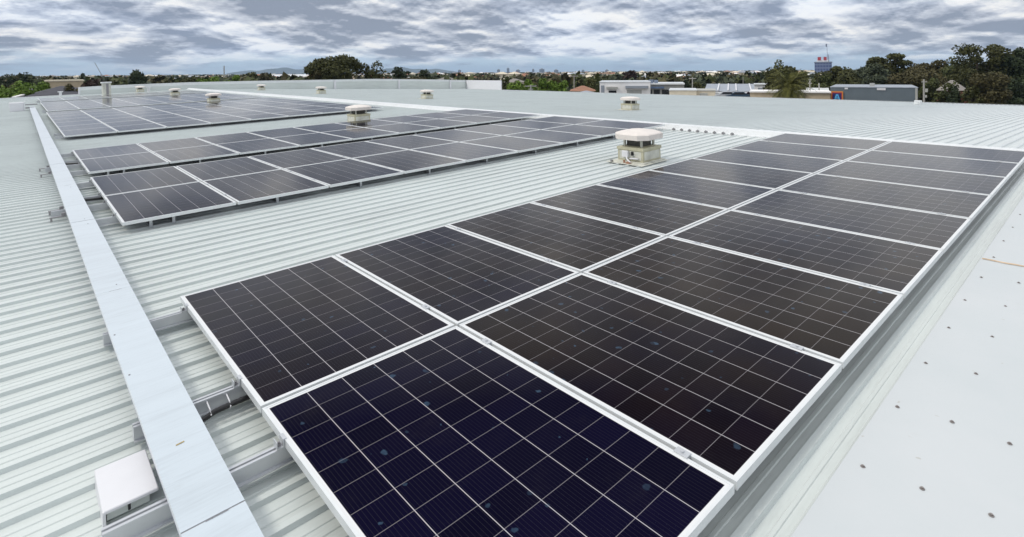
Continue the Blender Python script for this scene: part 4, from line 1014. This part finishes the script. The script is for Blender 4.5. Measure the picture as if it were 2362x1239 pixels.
p = MB(); p.box(f.x(1905), f.x(1908.5), 7.8, 8.2, f.h(108), f.h(101)); p.build('mast_sign', 'towergrey', g)
# tower crane far left, lamp posts and wire poles
f = Frame(218, 234, 520); g = f.root('tower_crane', 'faint luffing tower crane on the left skyline', 'crane'); H = f.h(172)
p = MB(); x1_ = f.w
for s_ in (-0.5, 0.5): p.tube([(x1_ + s_, 0, 0), (x1_ + s_, 0, H)], 0.22, 5)
for k in range(12): p.tube([(x1_ - 0.5, 0, H * k / 12), (x1_ + 0.5, 0, H * (k + 1) / 12)], 0.15, 4)
p.build('mast', 'lattice', g)
p = MB(); tip = (0.3, 0, f.h(145))
for s_ in (-0.6, 0.6): p.tube([(x1_, s_, H), (tip[0], s_ * 0.3, tip[2])], 0.25, 5)
for k in range(10):
    a_ = [x1_ + (tip[0] - x1_) * k / 10, 0, H + (tip[2] - H) * k / 10]; b_ = [x1_ + (tip[0] - x1_) * (k + 1) / 10, 0, H + (tip[2] - H) * (k + 1) / 10]
    p.tube([(a_[0], -0.5, a_[2]), (b_[0], 0.5, b_[2])], 0.2, 4)
p.build('jib', 'lattice', g)
def pole(px_, top, d, label, arm=None, r=0.12, cat='pole', name='utility_pole'):
    f = Frame(px_, px_ + 10, d); g = f.root(name, label, cat, 'poles on the streets beyond the roof'); H = f.h(top, px_)
    p = MB(); p.cyl(0, 0, 0, H, r, r * 0.7, 8); p.build('post', 'pole', g)
    if arm:
        p = MB()
        for k, (w_, dz_) in enumerate(arm): p.box(-w_, w_, -0.08, 0.08, H - dz_ - 0.14, H - dz_)
        p.build('cross_arm', 'pole', g)
pole(1224, 196, 78, 'wire pole with double cross arms in front of the green trees', [(0.8, 0.1), (0.35, 0.55)], 0.16)
pole(1324, 174, 120, 'slim tall pole right of the green street trees', [(0.9, 0.1)])
pole(1597, 178, 110, 'pole with short arm between shops and saw tooth roof', [(0.7, 0.2)])
pole(1868, 182, 95, 'grey pole right of the palm, taller of two', [(0.25, 0.1), (0.3, 0.7)], 0.14)
pole(1889, 192, 95, 'short grey post right of the palm', None, 0.14)
pole(1758, 178, 150, 'thin pole above the stepped white shed', [(0.6, 0.1)])
pole(1714, 178, 150, 'thin bare pole above the saw tooth roof', None, 0.1)
pole(517, 152, 300, 'thin distant mast above the green hedge', None, 0.35)
# parked cars at the white canopy
def car(px_, d, m, label):
    f = Frame(px_ - 17, px_ + 17, d); g = f.root('parked_car', label, 'car', 'cars parked beyond the far eave'); g.location.z = GZ + 3.4
    prof_ = [(0, 0.28), (0.05, 0.72), (0.9, 0.88), (1.45, 1.38), (2.9, 1.40), (3.6, 0.95), (4.1, 0.88), (4.15, 0.3)]
    p = MB(); p.rings([[(x, y, z_) for x, z_ in prof_] for y in (0, 1.7)]); p.build('body', m, g)
    p = MB(); p.rings([[(x, y, z_) for x, z_ in ((1.15, 0.93), (1.55, 1.30), (2.85, 1.32), (3.4, 0.97))] for y in (-0.012, -0.002)]); p.build('window', 'darkglass', g)
    for x in (0.85, 3.3):
        p = MB(); p.rings([[(x + 0.32 * math.cos(k * math.pi / 8), y, 0.32 + 0.32 * math.sin(k * math.pi / 8)) for k in range(16)] for y in (-0.02, 0.2)]); p.build('wheel', 'black', g)
car(1690, 96, 'car_blue', 'dark blue parked car in front of the white canopy')
car(1722, 97, 'car_red', 'dark red parked car at the right of the white canopy')
car(1664, 98, 'car_silver', 'silver parked car at the left of the white canopy')
dk = MB(); f = Frame(1500, 1760, 93); z_ = GZ + 3.4
p = MB(); p.box(0, f.w, 0, 14, 0, 3.395); o = p.build('car_deck', 'concrete'); o.location = tuple(f.a); o.rotation_euler = (0, 0, f.ang); tag(o, 'raised concrete parking deck under the parked cars', 'parking deck')

# ---------------- far suburb reading as one mass
V = []; Fc = []
def add_far_tree(V, Fc, c, r, h, n):
    d = rng.normal(size=(n, 3)); d /= np.linalg.norm(d, axis=1)[:, None]
    p_ = np.array(c) + np.array([0, 0, h * 0.55]) + d * np.array([r, r, h * 0.45]) * (0.6 + 0.4 * rng.random((n, 1)))
    u = rng.normal(size=(n, 3)); u /= np.linalg.norm(u, axis=1)[:, None]; w = np.cross(u, d); w /= np.linalg.norm(w, axis=1)[:, None] + 1e-6
    s_ = r * 0.42
    q = np.stack([p_ - u * s_, p_ + w * s_ * 0.7, p_ + u * s_, p_ - w * s_ * 0.7], 1).reshape(-1, 3)
    k = len(V); V.extend(map(tuple, q)); Fc.extend([(k + 4 * i, k + 4 * i + 1, k + 4 * i + 2, k + 4 * i + 3) for i in range(n)])
groups = [([], []) for _ in range(3)]
for i in range(420):
    px_ = rng.uniform(-60, 760) if i < 300 else rng.uniform(1000, 1800); d = rng.uniform(140, 300)
    g_ = at(px_, HOR(px_), d); g_[2] = GZ
    h = rng.uniform(4.5, 8.3); a_ = groups[rng.integers(0, 3)]; add_far_tree(a_[0], a_[1], g_, rng.uniform(2.2, 4.0), h, 60)
for i in range(2700):
    px_ = rng.uniform(-150, 2500); d = 230 * (3200 / 230) ** rng.random()
    g_ = at(px_, HOR(px_), d); g_[2] = GZ
    h = 4.0 + 3.0 * rng.random(); r = (2.2 + 2.6 * rng.random()) * (1 + d / 2500)
    a_ = groups[rng.integers(0, 3)]; add_far_tree(a_[0], a_[1], g_, r, h, 22)
mb = MB(); mi = []
for k, (v_, f_) in enumerate(groups):
    o_ = len(mb.v); mb.v += v_; mb.f += [tuple(o_ + i for i in q) for q in f_]; mi += [k] * len(f_)
me = mb.mesh('distant_trees', ['olive', 'greygreen', 'brown']); me.polygons.foreach_set('material_index', mi)
tag(place('distant_trees', me), 'far off tree canopy of the suburbs below the skyline', 'distant trees', kind='stuff')
mb = MB(); mi = []
for i in range(2800):
    px_ = rng.uniform(-150, 2500); d = 330 * (3800 / 330) ** rng.random()
    g_ = at(px_, HOR(px_), d); a_ = rng.random() * math.pi; w = rng.uniform(4.5, 7.5) * (1 + d / 4000); l = w * rng.uniform(1, 1.8)
    h = rng.uniform(2.6, 4.6) + (rng.random() < 0.1) * 2.5
    m_ = int(rng.choice(4, p=[0.34, 0.30, 0.18, 0.18])); ca, sa = math.cos(a_), math.sin(a_)
    t_ = MB(); t_.box(-l / 2, l / 2, -w / 2, w / 2, 0, h); nf = len(t_.f); hip(t_, -l / 2, l / 2, -w / 2, w / 2, h, rng.uniform(0.9, 1.9))
    o_ = len(mb.v); mb.v += [(g_[0] + x * ca - y * sa, g_[1] + x * sa + y * ca, GZ + z_) for x, y, z_ in t_.v]
    mb.f += [tuple(o_ + i_ for i_ in q) for q in t_.f]; mi += [0] * nf + [m_] * (len(t_.f) - nf)
me = mb.mesh('distant_houses', ['cream', 'terracotta', 'greyroof', 'whitewall']); me.polygons.foreach_set('material_index', mi)
tag(place('distant_houses', me), 'far off sprawl of suburban houses below the skyline', 'distant houses', kind='stuff')
# towers of the distant centre
for px_, w_, top, lab in ((1172, 6, 157.5, 'slim tower on the skyline, tallest of the distant centre'), (1150, 7, 161, 'low tower on the skyline left of the slim tower'), (1195, 9, 161.5, 'broad low block on the skyline right of the slim tower'),
                          (1230, 5, 160, 'thin block on the skyline midway between slim tower and twin blocks'), (1250, 12, 159.5, 'wide block on the skyline, broadest of the distant centre'), (1283, 10, 161.5, 'squat block on the skyline right of the broadest one'),
                          (1060, 7, 162, 'small block on the skyline left of the distant centre'), (1400, 8, 161.5, 'small block on the skyline above the white shop'), (1345, 6, 162, 'small block on the skyline above the terracotta roofs')):
    f = Frame(px_ - w_ / 2, px_ + w_ / 2, 2600 + 10 * w_); g = f.root('distant_tower', lab, 'tower', 'towers of the distant centre'); H = f.h(top)
    p = MB(); p.box(0, f.w, 0, 20, 0, H); p.build('wall', 'towergrey', g)
    p = MB(); p.box(f.w * 0.3, f.w * 0.7, 5, 14, H, H + 3); p.build('roof_plant', 'concrete', g)

# ------------------------------------------------------------------ air between here and the hills
HAZE = True
if HAZE:
    hb = MB(); hb.box(-13000, 13000, -13000, 13000, GZ - 1, 150)
    hm = bpy.data.materials.new('haze'); hm.use_nodes = True
    nt = hm.node_tree; nt.nodes.clear(); o_ = nt.nodes.new('ShaderNodeOutputMaterial'); pv = nt.nodes.new('ShaderNodeVolumePrincipled')
    pv.inputs['Color'].default_value = (0.58, 0.76, 1.0, 1); pv.inputs['Density'].default_value = 0.00008; pv.inputs['Anisotropy'].default_value = 0.0
    nt.links.new(pv.outputs[0], o_.inputs['Volume'])
    hb.v = hb.v; MT['haze'] = hm
    tag(hb.build('haze', 'haze'), 'thin blue haze over the distant suburbs', 'haze', kind='stuff')
